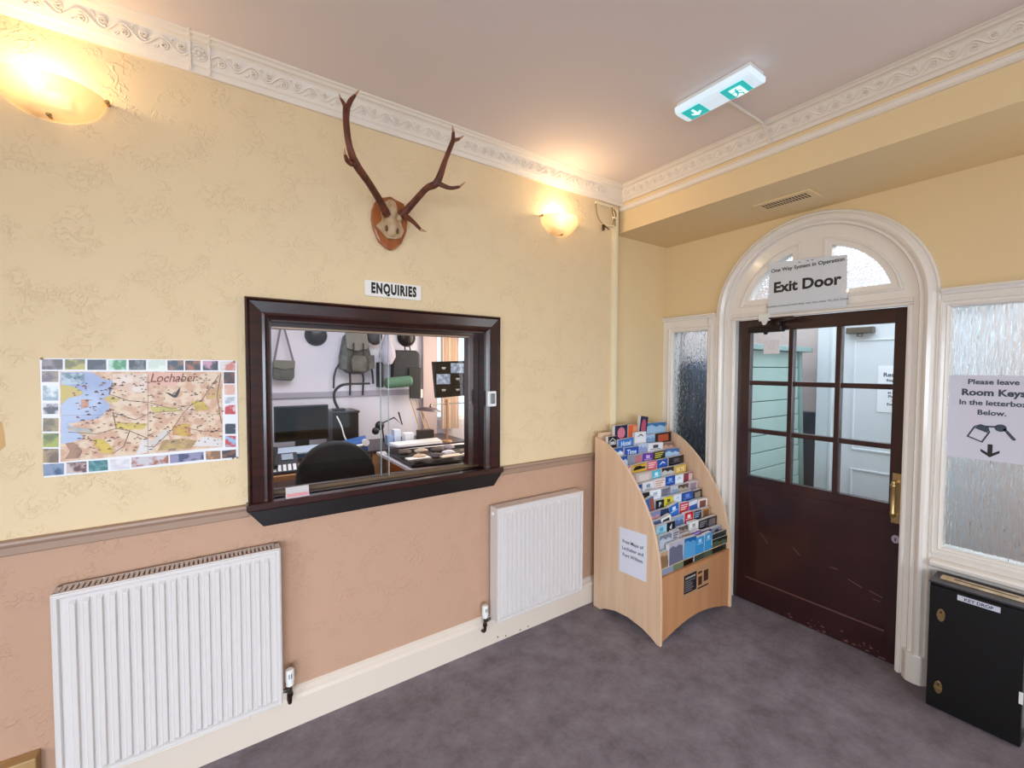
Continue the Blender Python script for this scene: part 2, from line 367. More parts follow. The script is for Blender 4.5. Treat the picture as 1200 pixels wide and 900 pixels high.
# tympanum board with two quadrant lights
tyc = (AC[0], 1.95)
fg = (1.139, 1.946)
def quadrant(s, inset, r=.387):
    """ccw outline of the fan light on side s (+1 left of the picture)"""
    u0 = fg[0]+s*(.106-inset if s > 0 else .100-inset) ; v0 = 2.055-inset; R = r+inset
    a_lo = math.asin((v0-fg[1])/R); a_hi = math.acos(max(-1, min(1, abs(u0-fg[0])/R)))
    pts = [(fg[0]+s*R*math.cos(a), fg[1]+R*math.sin(a)) for a in [a_lo+(a_hi-a_lo)*i/14 for i in range(15)]]
    poly = [(u0, v0)]+pts
    return poly if s > 0 else poly[::-1]
def fill_holes(name, outer, holes, P, h, m, parent, depth):
    bm = bmesh.new(); ed = []
    for loop in [outer]+holes:
        vs = [bm.verts.new(P(x, y, h)) for x, y in loop]; ed += [bm.edges.new((vs[i], vs[(i+1) % len(vs)])) for i in range(len(vs))]
    bmesh.ops.triangle_fill(bm, edges=ed, use_beauty=True)
    g = bmesh.ops.extrude_face_region(bm, geom=list(bm.faces)); d = P(0, 0, h-depth)-P(0, 0, h)
    bmesh.ops.translate(bm, verts=[e for e in g['geom'] if isinstance(e, bmesh.types.BMVert)], vec=d)
    bmesh.ops.recalc_face_normals(bm, faces=bm.faces); bmesh.ops.translate(bm, verts=bm.verts, vec=-wloc(parent))
    me = bpy.data.meshes.new(name); bm.to_mesh(me); bm.free(); me.materials.append(m)
    o_ = bpy.data.objects.new(name, me); COL.objects.link(o_); o_.parent = parent; return o_
outer = arc(AC, .515, 0, PI, 36)+[]
outer = [(AC[0]+.515*math.cos(PI*i/36), AC[1]+.515*math.sin(PI*i/36)) for i in range(37)]
outer = outer[:-1]+[(AC[0]-.515, 1.95), (AC[0]-.515, 1.935), (AC[0]+.515, 1.935)]
w3 = thing('window_3', 'white half round fanlight board with two frosted quadrant panes above the exit door', 'fanlight', (JX, AC[0], 1.935), kind='structure')
fill_holes('fanlight_board', outer, [quadrant(1, 0), quadrant(-1, 0)], PB(JX), 0, M_GLOSS, w3, .07)
for s in (1, -1):
    q = quadrant(s, .040)
    part('bead_moulding', MB().sweep(q, True, [(-.004, -.001), (0, .007), (.007, .009), (.012, .003), (.018, .002), (.018, -.001)], PB(JX)), M_GLOSS, w3)
    g = MB(); g.prism(quadrant(s, .004), PB(JX), -.026, -.032)
    part('pane', g, M_FAN, w3)
part('transom_moulding', MB().sweep([(AC[0]-.47, 1.958), (AC[0]+.47, 1.958)], False, [(-.012, 0), (-.010, .010), (0, .014), (.010, .008), (.014, 0)], PB(JX)), M_GLOSS, w3)

# side windows
def side_window(name, label, y0, y1, gy0, gy1, gz0, gz1, ztop_, zsill, glass):
    w_ = thing(name, label, 'window', (FX, (y0+y1)/2, zsill), kind='structure')
    b = MB(); b.box(FX, y0, zsill, FX+.08, gy0-.0, ztop_); b.box(FX, gy1, zsill, FX+.08, y1, ztop_); b.box(FX, gy0, gz1, FX+.08, gy1, ztop_); b.box(FX, gy0, zsill, FX+.08, gy1, gz0)
    part('window_frame', b, M_GLOSS, w_, bev=.002)
    part('frame_moulding', MB().sweep(rect(gy0-.040, gz0-.040, gy1+.040, gz1+.040), True, [(0, 0), (.002, .012), (.010, .014), (.014, .006), (.026, .004), (.030, .010), (.038, .004), (.042, -.018)], PB(FX)), M_GLOSS, w_)
    part('pane', MB().box(FX+.022, gy0-.005, gz0-.005, FX+.028, gy1+.005, gz1+.005), glass, w_)
    part('head_moulding', MB().sweep([(y0, ztop_), (y1, ztop_)], False, [(-.02, 0), (-.018, .012), (-.008, .016), (.0, .026), (.010, .022), (.014, 0)], PB(FX)), M_GLOSS, w_)
    part('sill', MB().sweep([(y0, zsill), (y1, zsill)], False, [(-.012, -.04), (-.012, .02), (.0, .034), (.014, .038), (.024, .03), (.03, .012), (.036, -.04)], PB(FX)), M_GLOSS, w_)
    b = MB(); b.box(FX+.01, y0, 0, FX+.08, y1, zsill)
    b.sweep(rect(y0+.03, .03, y1-.03, zsill-.05), True, [(0, 0), (.002, .010), (.012, .014), (.02, .004), (.03, -.001)], PB(FX+.01))
    part('lower_panel', b, M_GLOSS, w_)
    return w_
side_window('window_1', 'narrow pebbled glass sidelight behind the leaflet rack left of the exit door', AC[0]+.577, RY, 1.785, 2.070, .72, 1.878, 1.985, .63, M_OBS)
side_window('window_2', 'reeded rain glass sidelight right of the exit door above the key box', .03, AC[0]-.577, .085, .535, .725, 1.903, 1.985, .635, M_REED)
MAPP = {'frame': [(0.084, 0.889), (0.913, 0.885), (0.904, 0.134), (0.073, 0.122)], 'inset': [(0.092, 0.878), (0.193, 0.873), (0.189, 0.782), (0.09, 0.777)], 'sea': [(0.088, 0.883), (0.229, 0.882), (0.279, 0.821), (0.341, 0.803), (0.313, 0.697), (0.285, 0.641), (0.311, 0.574), (0.274, 0.511), (0.256, 0.479), (0.162, 0.455), (0.112, 0.444), (0.16, 0.359), (0.185, 0.307), (0.125, 0.283), (0.08, 0.273)], 'island': [(0.086, 0.777), (0.143, 0.76), (0.187, 0.702), (0.166, 0.679), (0.116, 0.663), (0.083, 0.605)], 'isl2': [(0.174, 0.647), (0.208, 0.648), (0.206, 0.581), (0.172, 0.567)], 'sail': [(0.096, 0.278), (0.134, 0.282), (0.172, 0.203), (0.156, 0.141), (0.094, 0.143), (0.116, 0.212)], 'y1': [(0.223, 0.303), (0.271, 0.288), (0.314, 0.208), (0.313, 0.149), (0.26, 0.174), (0.226, 0.237)], 'y2': [(0.326, 0.44), (0.39, 0.426), (0.493, 0.407), (0.464, 0.359), (0.334, 0.373)], 'y3': [(0.277, 0.658), (0.312, 0.673), (0.357, 0.646), (0.338, 0.614), (0.285, 0.625)], 'y4': [(0.504, 0.561), (0.622, 0.554), (0.673, 0.515), (0.523, 0.508)], 'y5': [(0.62, 0.378), (0.713, 0.386), (0.722, 0.259), (0.62, 0.289)], 'y6': [(0.725, 0.6), (0.789, 0.597), (0.832, 0.522), (0.756, 0.5)], 'y7': [(0.538, 0.15), (0.569, 0.242), (0.67, 0.247), (0.754, 0.219), (0.721, 0.15)], 'y8': [(0.811, 0.705), (0.901, 0.738), (0.901, 0.628), (0.811, 0.614)], 'pale': [(0.5, 0.216), (0.56, 0.331), (0.61, 0.343), (0.579, 0.259), (0.519, 0.188)], 'white': [(0.324, 0.869), (0.489, 0.868), (0.492, 0.699), (0.394, 0.702), (0.322, 0.754)], 'white2': [(0.721, 0.169), (0.786, 0.251), (0.901, 0.219), (0.901, 0.14)], 'white3': [(0.462, 0.273), (0.501, 0.268), (0.519, 0.153), (0.423, 0.124)], 'pink': [(0.499, 0.877), (0.687, 0.876), (0.645, 0.745), (0.498, 0.767)], 'grey': [(0.107, 0.421), (0.229, 0.384), (0.211, 0.345), (0.111, 0.388)]}
MAPL= [[(0.323, 0.787), (0.304, 0.689), (0.393, 0.627), (0.495, 0.605), (0.622, 0.536), (0.725, 0.565), (0.789, 0.615), (0.889, 0.848)], [(0.736, 0.582), (0.683, 0.496), (0.62, 0.342), (0.519, 0.188), (0.471, 0.203)], [(0.111, 0.372), (0.245, 0.341), (0.334, 0.381), (0.402, 0.348), (0.491, 0.27)], [(0.334, 0.381), (0.319, 0.524), (0.427, 0.448), (0.513, 0.509), (0.683, 0.514)], [(0.499, 0.872), (0.487, 0.131)], [(0.081, 0.518), (0.904, 0.461)], [(0.682, 0.354), (0.787, 0.306), (0.903, 0.293)], [(0.902, 0.867), (0.876, 0.647), (0.899, 0.368)], [(0.398, 0.349), (0.368, 0.217), (0.313, 0.158)]]
MAPQ= [[(0.01, 0.99), (0.098, 0.992), (0.097, 0.904), (0.008, 0.904)], [(0.108, 0.992), (0.197, 0.994), (0.195, 0.905), (0.106, 0.904)], [(0.208, 0.991), (0.295, 0.993), (0.294, 0.902), (0.206, 0.902)], [(0.306, 0.991), (0.392, 0.993), (0.39, 0.902), (0.304, 0.902)], [(0.404, 0.992), (0.49, 0.993), (0.489, 0.902), (0.403, 0.902)], [(0.502, 0.994), (0.592, 0.995), (0.591, 0.902), (0.501, 0.902)], [(0.602, 0.992), (0.69, 0.994), (0.689, 0.899), (0.601, 0.899)], [(0.698, 0.991), (0.784, 0.992), (0.783, 0.899), (0.697, 0.899)], [(0.797, 0.989), (0.886, 0.99), (0.886, 0.899), (0.797, 0.899)], [(0.897, 0.987), (0.991, 0.989), (0.99, 0.896), (0.897, 0.896)], [(0.008, 0.892), (0.078, 0.892), (0.076, 0.8), (0.006, 0.802)], [(0.01, 0.771), (0.075, 0.769), (0.073, 0.644), (0.007, 0.648)], [(0.008, 0.625), (0.072, 0.621), (0.071, 0.53), (0.006, 0.535)], [(0.006, 0.501), (0.072, 0.495), (0.069, 0.382), (0.003, 0.389)], [(0.003, 0.374), (0.07, 0.366), (0.067, 0.249), (0.001, 0.258)], [(0.001, 0.244), (0.067, 0.235), (0.065, 0.115), (-0.001, 0.127)], [(0.919, 0.881), (0.986, 0.881), (0.985, 0.766), (0.918, 0.767)], [(0.92, 0.756), (0.985, 0.755), (0.985, 0.652), (0.92, 0.655)], [(0.922, 0.636), (0.987, 0.633), (0.986, 0.564), (0.922, 0.567)], [(0.921, 0.553), (0.986, 0.549), (0.986, 0.454), (0.921, 0.46)], [(0.92, 0.366), (0.985, 0.36), (0.985, 0.256), (0.92, 0.263)], [(0.92, 0.245), (0.985, 0.237), (0.984, 0.123), (0.919, 0.132)], [(-0.002, 0.114), (0.089, 0.108), (0.087, 0.012), (-0.001, 0.016)], [(0.099, 0.11), (0.189, 0.108), (0.188, 0.013), (0.097, 0.016)], [(0.198, 0.109), (0.287, 0.105), (0.288, 0.014), (0.198, 0.014)], [(0.299, 0.106), (0.392, 0.103), (0.393, 0.009), (0.3, 0.009)], [(0.402, 0.107), (0.595, 0.101), (0.594, 0.023), (0.402, 0.017)], [(0.602, 0.103), (0.79, 0.104), (0.791, 0.026), (0.602, 0.021)], [(0.802, 0.106), (0.889, 0.099), (0.891, 0.018), (0.804, 0.02)], [(0.898, 0.097), (0.984, 0.098), (0.984, 0.018), (0.899, 0.02)]]
# ---------------------------------------------------------------- exit door
DX = 3.0
D = thing('door_1', 'dark maroon half glazed exit door with nine panes and brass pull', 'door', (DX+.02, 1.147, 0), kind='structure')
y0, y1, z1 = .702, 1.592, 1.93
gy = [.757, 1.511]; gz = [.875, 1.850]
for nm, bx in (('stile', (y0, gy[0], 0, z1)), ('stile', (gy[1], y1, 0, z1)), ('rail', (gy[0], gy[1], gz[1], z1)), ('rail', (gy[0], gy[1], .815, gz[0])), ('rail', (gy[0], gy[1], .006, .165))):
    part(nm, MB().box(DX, bx[0], max(bx[2], .006), DX+.042, bx[1], bx[3]), M_DOOR, D, bev=.0015)
part('door_panel', MB().box(DX+.006, gy[0], .165, DX+.036, gy[1], .815), M_DOOR, D)
part('panel_bead', MB().sweep([(gy[1], .168), (gy[0], .168)], False, [(-.006, -.002), (-.004, .004), (.002, .006), (.006, -.002)], PB(DX+.002)), mat('worn_bead', '#5a3836', .4), D)
vb = [1.258, 1.005]; hb = [1.507, 1.184]; mw = .015
for y in vb: part('muntin', MB().box(DX-.004, y-mw, gz[0], DX+.038, y+mw, gz[1]), M_DOOR, D, bev=.004)
for z in hb: part('muntin', MB().box(DX-.003, gy[0], z-mw, DX+.037, gy[1], z+mw), M_DOOR, D, bev=.004)
ys = [gy[0], vb[1], vb[0], gy[1]]; zs = [gz[0], hb[1], hb[0], gz[1]]
for i in range(3):
    for j in range(3): part('pane', MB().box(DX+.018, ys[i]-.0, zs[j], DX+.021, ys[i+1], zs[j+1]), M_PANE, D)
# handle
h = MB(); h.box(DX-.004, .706, .775, DX, .744, 1.045)
pl = part('handle_plate', h, M_BRASS, D, bev=.002)
h = MB(); h.smooth = True
hy, hx = .728, DX-.045
h.lathe([(.0, -.098), (.009, -.098), (.010, -.085), (.0135, -.08), (.0135, -.07), (.0105, -.062), (.012, 0), (.0105, .062), (.0135, .07), (.0135, .08), (.010, .085), (.009, .098), (0, .098)], (hx, hy, .91), n=16)
for z in (.822, .998): h.cyl((hx, hy, z), (DX-.003, hy, z), .0085, .011, 12)
part('pull_handle', h, M_BRASS, D)
e = MB(); e.prism([(.722+.017*math.cos(a*PI/8), .690+.022*math.sin(a*PI/8)) for a in range(16)], PB(DX), 0, .004)
part('lock_escutcheon', e, mat('nickel', '#c9c2cc', .3, .8), D, label='silver keyhole plate')
part('keyhole', MB().box(DX-.006, .7195, .680, DX-.003, .7245, .697), M_INK, D)
# scuffs: chipped paint near the bottom
b = MB()
for i in range(26):
    yy = random.uniform(.74, 1.3); zz = .012+abs(random.gauss(0, .025)); r = random.uniform(.003, .009)
    b.prism([(yy+r*math.cos(k*1.05)*random.uniform(.5, 1.8), zz+r*.6*math.sin(k*1.05)) for k in range(6)], PB(DX), -.001, .0004)
for (ya, za, yb, zb) in ((1.42, .50, 1.37, .44), (1.22, .47, 1.18, .43), (1.02, .42, .98, .42), (.93, .385, .86, .36), (.83, .36, .77, .345), (.81, .32, .78, .318)):
    b.prism([(ya, za), (yb, zb), (yb, zb+.004), (ya, za+.003)], PB(DX+.006 if 0 else DX+.0058), -.001, .0004)
part('scuff_marks', b, mat('chipped_paint', '#7c5450', .6), D, kind='stuff')
# door closer on the door with arm to frame
k = thing('door_closer', 'dark overhead door closer with folding arm at top left of the exit door', 'door closer', (DX, 1.43, 1.86))
b = MB(); b.box(DX-.055, 1.295, 1.838, DX-.001, 1.505, 1.878); part('closer_body', b, mat('closer_bronze', '#2a2224', .3, .6), k, bev=.006)
b = MB(); b.cyl((DX-.03, 1.325, 1.878), (DX-.03, 1.325, 1.905), .011); part('spindle', b, M_BLACKP, k); part('adjuster_cap', MB().cyl((DX-.03, 1.40, 1.838), (DX-.03, 1.40, 1.825), .014, .010), M_BLACKP, k)
b = MB(); b.tube([(DX-.03, 1.325, 1.902), (DX-.12, 1.20, 1.908), ], .006, 8); b.tube([(DX-.12, 1.20, 1.914), (JX-.012, 1.38, 1.925)], .006, 8); part('closer_arm', b, mat('closer_arm_metal', '#4a4042', .35, .7), k)
b = MB(); b.box(JX-.022, 1.36, 1.91, JX-.0075, 1.43, 1.955); b.prism([(1.375, 1.91), (1.415, 1.91), (1.405, 1.885), (1.39, 1.885)], PB(JX-.008), 0, .012)
part('frame_bracket', b, M_WHITEP, k, bev=.003)

# exit door notice in a plastic sleeve
X0 = JX-.018
n = thing('exit_notice', 'white laminated paper sign reading Exit Door hung over the fanlight', 'sign', (X0, 1.17, 1.96))
ny0, ny1, nz0, nz1 = .958, 1.372, 1.958, 2.262
shp = [(ny1+.002, nz0), (ny0-.004, nz0), (ny0, nz1-.018), (ny1, nz1+.016)]
part('paper_sheet', MB().prism(shp, PB(X0), -.001, .0006), M_PAPER, n)
m = thin_glass('plastic_sleeve_film')
part('plastic_sleeve', MB().prism([(ny1+.012, nz0-.008), (ny0-.012, nz0-.008), (ny0-.008, nz1-.014), (ny1+.010, nz1+.022)], PB(X0-.002), -.0002, .0003), m, n)
yc = (ny0+ny1)/2
text(n, 'One Way System in Operation', (X0-.0012, yc, 2.212), .031, 'B', bold=.0007)
text(n, 'Exit Door', (X0-.0012, yc, 2.085), .088, 'B', bold=.0032)
text(n, 'Residents between here they may also enter Via this Door', (X0-.0012, yc, 1.992), .0185, 'B', M_INKS)
b = MB()
for y in (1.13, 1.155, 1.20): part('printed_dash', MB().box(X0-.0012, y-.006, 2.246, X0-.0006, y+.006, 2.250), M_INK, n)
# small white sticker on the door pane
b = MB().box(DX+.014, 1.335, 1.700, DX+.0178, 1.432, 1.788)
s_ = solo('pane_sticker', b, M_PAPER, 'small white square sticker on the top left door pane', 'sticker')
part('printed_mark', MB().sweep([(1.385+.016*math.cos(a*PI/6), 1.745+.016*math.sin(a*PI/6)) for a in range(12)], True, [(0, 0), (0, .0006), (.0015, .0006), (.0015, 0)], PB(DX+.014)), mat('pale_grey_ink', '#b9b9bf', .5), s_)

# room keys notice
KX = FX+.021
n = thing('room_keys_notice', 'white paper notice reading Please leave Room Keys on the reeded glass', 'sign', (KX, .39, 1.175))
part('paper_sheet', MB().box(KX-.0012, .248, 1.178, KX, .532, 1.575), mat('lilac_white_paper', '#dcd8e4', .5), n)
kx = KX-.0018; kc = .389
for s, z, sz, bo in (('Please leave', 1.533, .033, .0009), ('Room Keys', 1.480, .042, .0016), ('In the letterbox', 1.435, .033, .0009), ('Below.', 1.390, .033, .0009)): text(n, s, (kx, kc, z), sz, 'B', M_INKS, bold=bo, sx=1.02)
tagm = MB()
def rot2(pts, c, a): return [(c[0]+(x*math.cos(a)-y*math.sin(a)), c[1]+(x*math.sin(a)+y*math.cos(a))) for x, y in pts]
PK = lambda u, v, h: Vector((KX-.0012-h, .389-u, 1.30+v))       # u to the right as seen
tagm.sweep(rot2([(-.026, -.035), (.026, -.035), (.026, .018), (.012, .036), (-.012, .036), (-.026, .018)], (-.036, .005), -.42), True, [(-.003, 0), (-.003, .0006), (.003, .0006), (.003, 0)], PK)
tagm.prism(rot2([(-.024, .012), (.024, .012), (.012, .036), (-.012, .036)], (-.036, .005), -.42), PK, 0, .0007)
tagm.prism([(.030+.019*math.cos(a*PI/8), .034+.017*math.sin(a*PI/8)) for a in range(16)], PK, 0, .0006)
tagm.prism([(.036, .030), (.045, .034), (.078, -.012), (.074, -.018), (.066, -.016)], PK, 0, .0006)
tagm.prism([(-.018, .040), (.016, .042), (.016, .034), (-.016, .032)], PK, 0, .0006)
part('key_picture', tagm, M_INKS, n)
ar = MB(); ar.prism([(-.008, -.045), (.008, -.045), (.008, -.085), (.030, -.070), (.030, -.082), (0, -.106), (-.030, -.082), (-.030, -.070), (-.008, -.085)], PK, 0, .0006)
part('arrow', ar, M_INK, n)

# key drop box
k = thing('key_drop_box', 'black floor standing key drop box under the reeded window', 'key box', (2.83, .39, 0))
kx0, kx1, ky0, ky1, kt = 2.765, 2.925, .240, .537, .602
M_KB = mat('black_lacquer', '#0b0a0b', .35)
M_KT = mat('grey_lacquer_top', '#35323a', .35)
part('box_body', MB().box(kx0+.012, ky0, .010, kx1, ky1, kt), M_KB, k, bev=.003)
part('box_door', MB().box(kx0, ky0+.001, .012, kx0+.011, ky1-.003, kt-.012), M_KB, k, bev=.002)
part('box_lid', MB().box(kx0-.003, ky0-.003, kt, kx1, ky1+.003, kt+.008), M_KT, k, bev=.002)
part('slot_board', MB().box(kx0+.055, ky0+.005, kt+.008, kx0+.105, ky1-.025, kt+.016), mat('pale_worn_wood', '#d9c4a4', .6, col2='#b99a74', cscale=20), k, bev=.002)
part('slot', MB().box(kx0+.072, ky0+.03, kt+.016, kx0+.082, ky1-.07, kt+.0165), M_INK, k)
pl = part('name_plate', MB().box(kx0-.002, .312, .556, kx0, .443, .580), mat('label_strip', '#cfd0dc', .4), k)
text(k, 'KEY DROP', (kx0-.0025, .377, .561), .019, 'B', M_INK, bold=.0003)
for z in (.460, .117):
    e = MB(); e.prism([(.494+.014*math.cos(a*PI/8), z+.030*math.sin(a*PI/8)) for a in range(16)], PB(kx0), -.001, .003)
    e2 = part('latch_plate', e, M_BRASS, k, bev=.001)
    part('latch_turn', MB().box(kx0-.011, .480, z-.004, kx0-.003, .508, z+.003), M_BRASS, e2, bev=.002)
    part('latch_hole', MB().cyl((kx0-.0035, .494, z+.014), (kx0-.0028, .494, z+.014), .004), M_INK, e2)
b = MB()
b.box(kx0-.004, ky0-.002, .20, kx0+.0, ky0+.010, .25)
part('side_catch', b, M_WHITEP, k)

# ---------------------------------------------------------------- enquiries hatch
H = thing('window_4', 'dark stained wood framed enquiries hatch with sliding glass panes', 'hatch', ((HX0+HX1)/2, YA, 1.02), kind='structure')
FO = (.108, 1.352, 1.02, 1.890)
FP = [(0, -.002), (0, .026), (.006, .034), (.012, .026), (.016, .030), (.060, .024), (.070, .026), (.078, .018), (.088, .012), (.088, -.002)]
path = [(FO[1], FO[2]), (FO[1], FO[3]), (FO[0], FO[3]), (FO[0], FO[2])]
for i in range(3):
    (ax, az), (bx, bz) = path[i], path[i+1]
    # mitred pieces
    a_, b_ = Vector((ax, az)), Vector((bx, bz)); d = (b_-a_).normalized(); nrm = Vector((-d.y, d.x)); vs = []; m_ = len(FP)
    for end, P2 in ((0, a_), (1, b_)):
        mit = (end == 0 and i > 0) or (end == 1 and i < 2)
        for off, hh in FP:
            q = P2+nrm*off+(d*(off if end == 0 else -off) if mit else Vector((0, 0)))
            vs.append(PA(YA)(q.x, q.y, hh))
    fs = [(k_, m_+k_, m_+k_+1, k_+1) for k_ in range(m_-1)]+[tuple(range(m_)), tuple(range(m_, 2*m_))[::-1]]
    part('frame_board', MB().add(vs, fs), M_DARK, H)
b = MB()
b.box(HX0-.002, YA-.008, HZ0, HX0+.008, YA+T+.02, HZ1); b.box(HX1-.008, YA-.008, HZ0, HX1+.002, YA+T+.02, HZ1); b.box(HX0, YA+.050, 1.778, HX1, YA+.112, HZ1-.004); b.box(HX0, YA-.008, HZ1-.008, HX1, YA+T+.02, HZ1+.002)
part('reveal_lining', b, M_DARK, H)
b = MB(); b.box(.100, YA-.055, 1.002, 1.360, YA+.02, 1.034); b.box(HX0, YA-.02, 1.002, HX1, YA+T+.05, 1.034)
part('sill_board', b, M_DARK, H, bev=.006)
b = MB(); b.prism([(.105, 1.002), (1.355, 1.002), (1.30, .932), (.160, .932)], PA(YA), 0, .045)
part('sill_apron', b, mat('black_stained_wood', '#120808', .35), H, bev=.003)
b = MB()
b.box(HX0, YA+.062, 1.034, HX1, YA+.068, 1.046); b.box(HX0, YA+.080, 1.034, HX1, YA+.086, 1.046); b.box(HX0, YA+.098, 1.034, HX1, YA+.104, 1.046)
part('bottom_track', b, mat('worn_track_wood', '#6b5136', .5), H)
b = MB(); b.box(HX0, YA+.056, 1.771, HX1, YA+.110, 1.778)
part('top_track', b, mat('aluminium_track', '#a38c78', .35, .8), H)
p1 = part('sliding_pane', MB().box(HX0+.008, YA+.072, 1.046, .735, YA+.077, 1.772), M_PANE, H)
p2 = part('sliding_pane', MB().box(.700, YA+.090, 1.046, 1.19, YA+.095, 1.772), M_PANE, H)
b = MB(); b.box(.733, YA+.071, 1.046, .737, YA+.078, 1.772); part('pane_edge', b, mat('glass_edge', '#cfd8d6', .1, trans=.5), p1)
b = MB(); b.box(.698, YA+.089, 1.046, .702, YA+.096, 1.772); part('pane_edge', b, MC['glass_edge'], p2)
part('closing_stile', MB().box(1.19, YA+.055, 1.04, 1.256, YA+.110, 1.795), M_DARK, H, bev=.002)
b = MB(); b.lathe([(0, .001), (.006, .001), (.007, .003), (.011, .003), (.012, 0)], (1.165 if 0 else 1.20, YA+.055, 1.40), (0, -1, 0)); part('finger_pull', b, M_METAL, H, smooth=True)
# bell push on the frame
s = thing('bell_push', 'small white framed black push switch on right of the dark hatch frame', 'switch', (1.29, YA-.03, 1.37))
part('surround', MB().box(1.262, YA-.040, 1.383, 1.318, YA-.022, 1.470), M_WHITEP, s, bev=.004)
part('button', MB().box(1.277, YA-.046, 1.400, 1.305, YA-.039, 1.456), M_BLACKG, s, bev=.003)
c = thing('card_holder', 'small clear card holder with pink and white card on hatch sill', 'card holder', (.29, YA-.02, 1.034))
part('holder', MB().add([(.246, YA-.040, 1.0342), (.338, YA-.040, 1.0342), (.338, YA-.026, 1.078), (.246, YA-.026, 1.078), (.246, YA-.037, 1.0342), (.338, YA-.037, 1.0342), (.338, YA-.023, 1.078), (.246, YA-.023, 1.078)], [(0, 1, 2, 3), (7, 6, 5, 4), (0, 4, 5, 1), (1, 5, 6, 2), (2, 6, 7, 3), (3, 7, 4, 0)]), mat('frosted_acrylic', '#e9e2e2', .2, trans=.3), c)
part('card_band', MB().quad((.250, YA-.0395, 1.038), (.334, YA-.0395, 1.038), (.334, YA-.0360, 1.052), (.250, YA-.0360, 1.052)), mat('pink_card', '#d88f92', .5), c)
part('holder_base', MB().box(.246, YA-.042, 1.0342, .338, YA-.008, 1.037), MC['frosted_acrylic'], c)
# enquiries sign
s = thing('enquiries_sign', 'white plate with bold black capitals reading ENQUIRIES above the hatch', 'sign', (.738, YA-.01, 1.94))
part('plate', MB().box(.597, YA-.010, 1.942, .881, YA-.0005, 2.018), mat('sign_plate_white', '#f1ebe2', .4), s, bev=.003)
text(s, 'ENQUIRIES', (.739, YA-.0105, 1.960), .066, 'A', bold=.0036, sx=.61, space=1.19)

# ---------------------------------------------------------------- map poster
P = thing('map_poster', 'illustrated paper map of Lochaber with border of small photographs pinned left of the hatch', 'poster', (-.2, YA-.004, 1.22))
px0, px1, pz0, pz1 = -.483, .078, 1.221, 1.628
def PM(u, v, h): return Vector((px0+(px1-px0)*u, YA-.004-h, pz0+(pz1-pz0)*v))
part('paper_sheet', MB().prism([(0, 0), (1, 0), (1, 1), (0, 1)], PM, -.003, 0), mat('poster_paper', '#e9e6ea', .35), P)
fills = [('frame', '#e2c6a8', '#cf9f80', 34), ('sea', '#99a6cb', '#b4c0dc', 8), ('white', '#e6d3c6', '#d9b49d', 30), ('pink', '#e2b09d', '#dca58e', 8), ('pale', '#cdc3bd', '#d8cfc8', 8), ('white2', '#dfd5d2', '#d3c1b4', 16), ('white3', '#ddd3d0', '#cfb8a8', 16),
 ('inset', '#b9c6d3', '#6f8898', 60), ('island', '#d9a981', '#c9b55a', 18), ('isl2', '#c98f72', '#b87d5e', 30), ('sail', '#6d4037', '#a77a5d', 14), ('grey', '#9aa3b0', '#c3b093', 30),
 ('y1', '#d2b436', '#c79a4a', 20), ('y2', '#d4bb49', '#bfa24b', 20), ('y3', '#cf9a5a', '#c7b05d', 20), ('y4', '#d6c355', '#bfae5a', 20), ('y5', '#cda437', '#c07c4f', 20), ('y6', '#cdb13a', '#b58d4a', 20), ('y7', '#bfa062', '#a98654', 26), ('y8', '#cfae5c', '#c59873', 26)]
def area2(p): return sum(p[i][0]*p[(i+1) % len(p)][1]-p[(i+1) % len(p)][0]*p[i][1] for i in range(len(p)))
mp = None
for i, (kk, ca, cb, sc) in enumerate(fills):
    ob = part('map_print' if kk == 'frame' else 'printed_area', MB().prism(MAPP[kk], PM, 0, .0003+.00008*i), mat('print_'+kk, ca, .4, col2=cb, cscale=sc, lo=.42, hi=.58), P if kk == 'frame' else mp)
    if kk == 'frame': mp = ob
def ribbon(mb, pts, w_, h, PF):
    q = [Vector(p) for p in pts]; mb.sweep([(v.x, v.y) for v in q], False, [(-w_, 0), (-w_, h), (w_, h), (w_, 0)], PF)
b = MB()
for k_, l in enumerate(MAPL):
    if k_ in (4, 5): continue
    ribbon(b, l, .0022, .0022, PM)
part('printed_road', b, mat('road_ink', '#7d5c4c', .5), mp)
b = MB()
for k_ in (4, 5): ribbon(b, MAPL[k_], .0010, .0023, PM)
part('fold_line', b, mat('fold_shadow', '#b39d97', .5), mp)
b = MB(); rnd = random.Random(3)
for i in range(280):     # tiny drawn hills, boats and place names
    u_, v_ = rnd.uniform(.13, .90), rnd.uniform(.16, .86); l_ = rnd.uniform(.008, .026)
    b.prism([(u_, v_), (u_+l_, v_+rnd.uniform(-.006, .006)), (u_+l_*.5, v_+rnd.uniform(.006, .018))], PM, .001, .0021)
part('drawn_detail', b, mat('drawn_ink', '#8b624e', .5), mp, kind='stuff')
b = MB()
for i in range(80):
    u_, v_ = rnd.uniform(.13, .90), rnd.uniform(.16, .86); l_ = rnd.uniform(.006, .02)
    b.box(px0+(px1-px0)*u_, YA-.0062, pz0+(pz1-pz0)*v_, px0+(px1-px0)*(u_+l_), YA-.0060, pz0+(pz1-pz0)*(v_+.008))
part('small_captions', b, mat('drawn_dark_ink', '#463a40', .5), mp, kind='stuff')
text(mp, 'Lochaber', PM(.505, .79, .0024), .047, 'A', mat('title_ink', '#7d3a32', .5), sx=.80, align='LEFT', shear=.3, name='title_lettering')
text(mp, '2005', PM(.615, .14, .0024), .012, 'A', M_INK)
eg = MB(); eg.prism([(.585, .695), (.610, .685), (.628, .665), (.640, .672), (.655, .715), (.668, .745), (.664, .705), (.655, .665), (.648, .645), (.634, .640), (.622, .650), (.604, .672)], PM, .0020, .0024)
part('eagle_drawing', eg, MC['drawn_dark_ink'], mp)
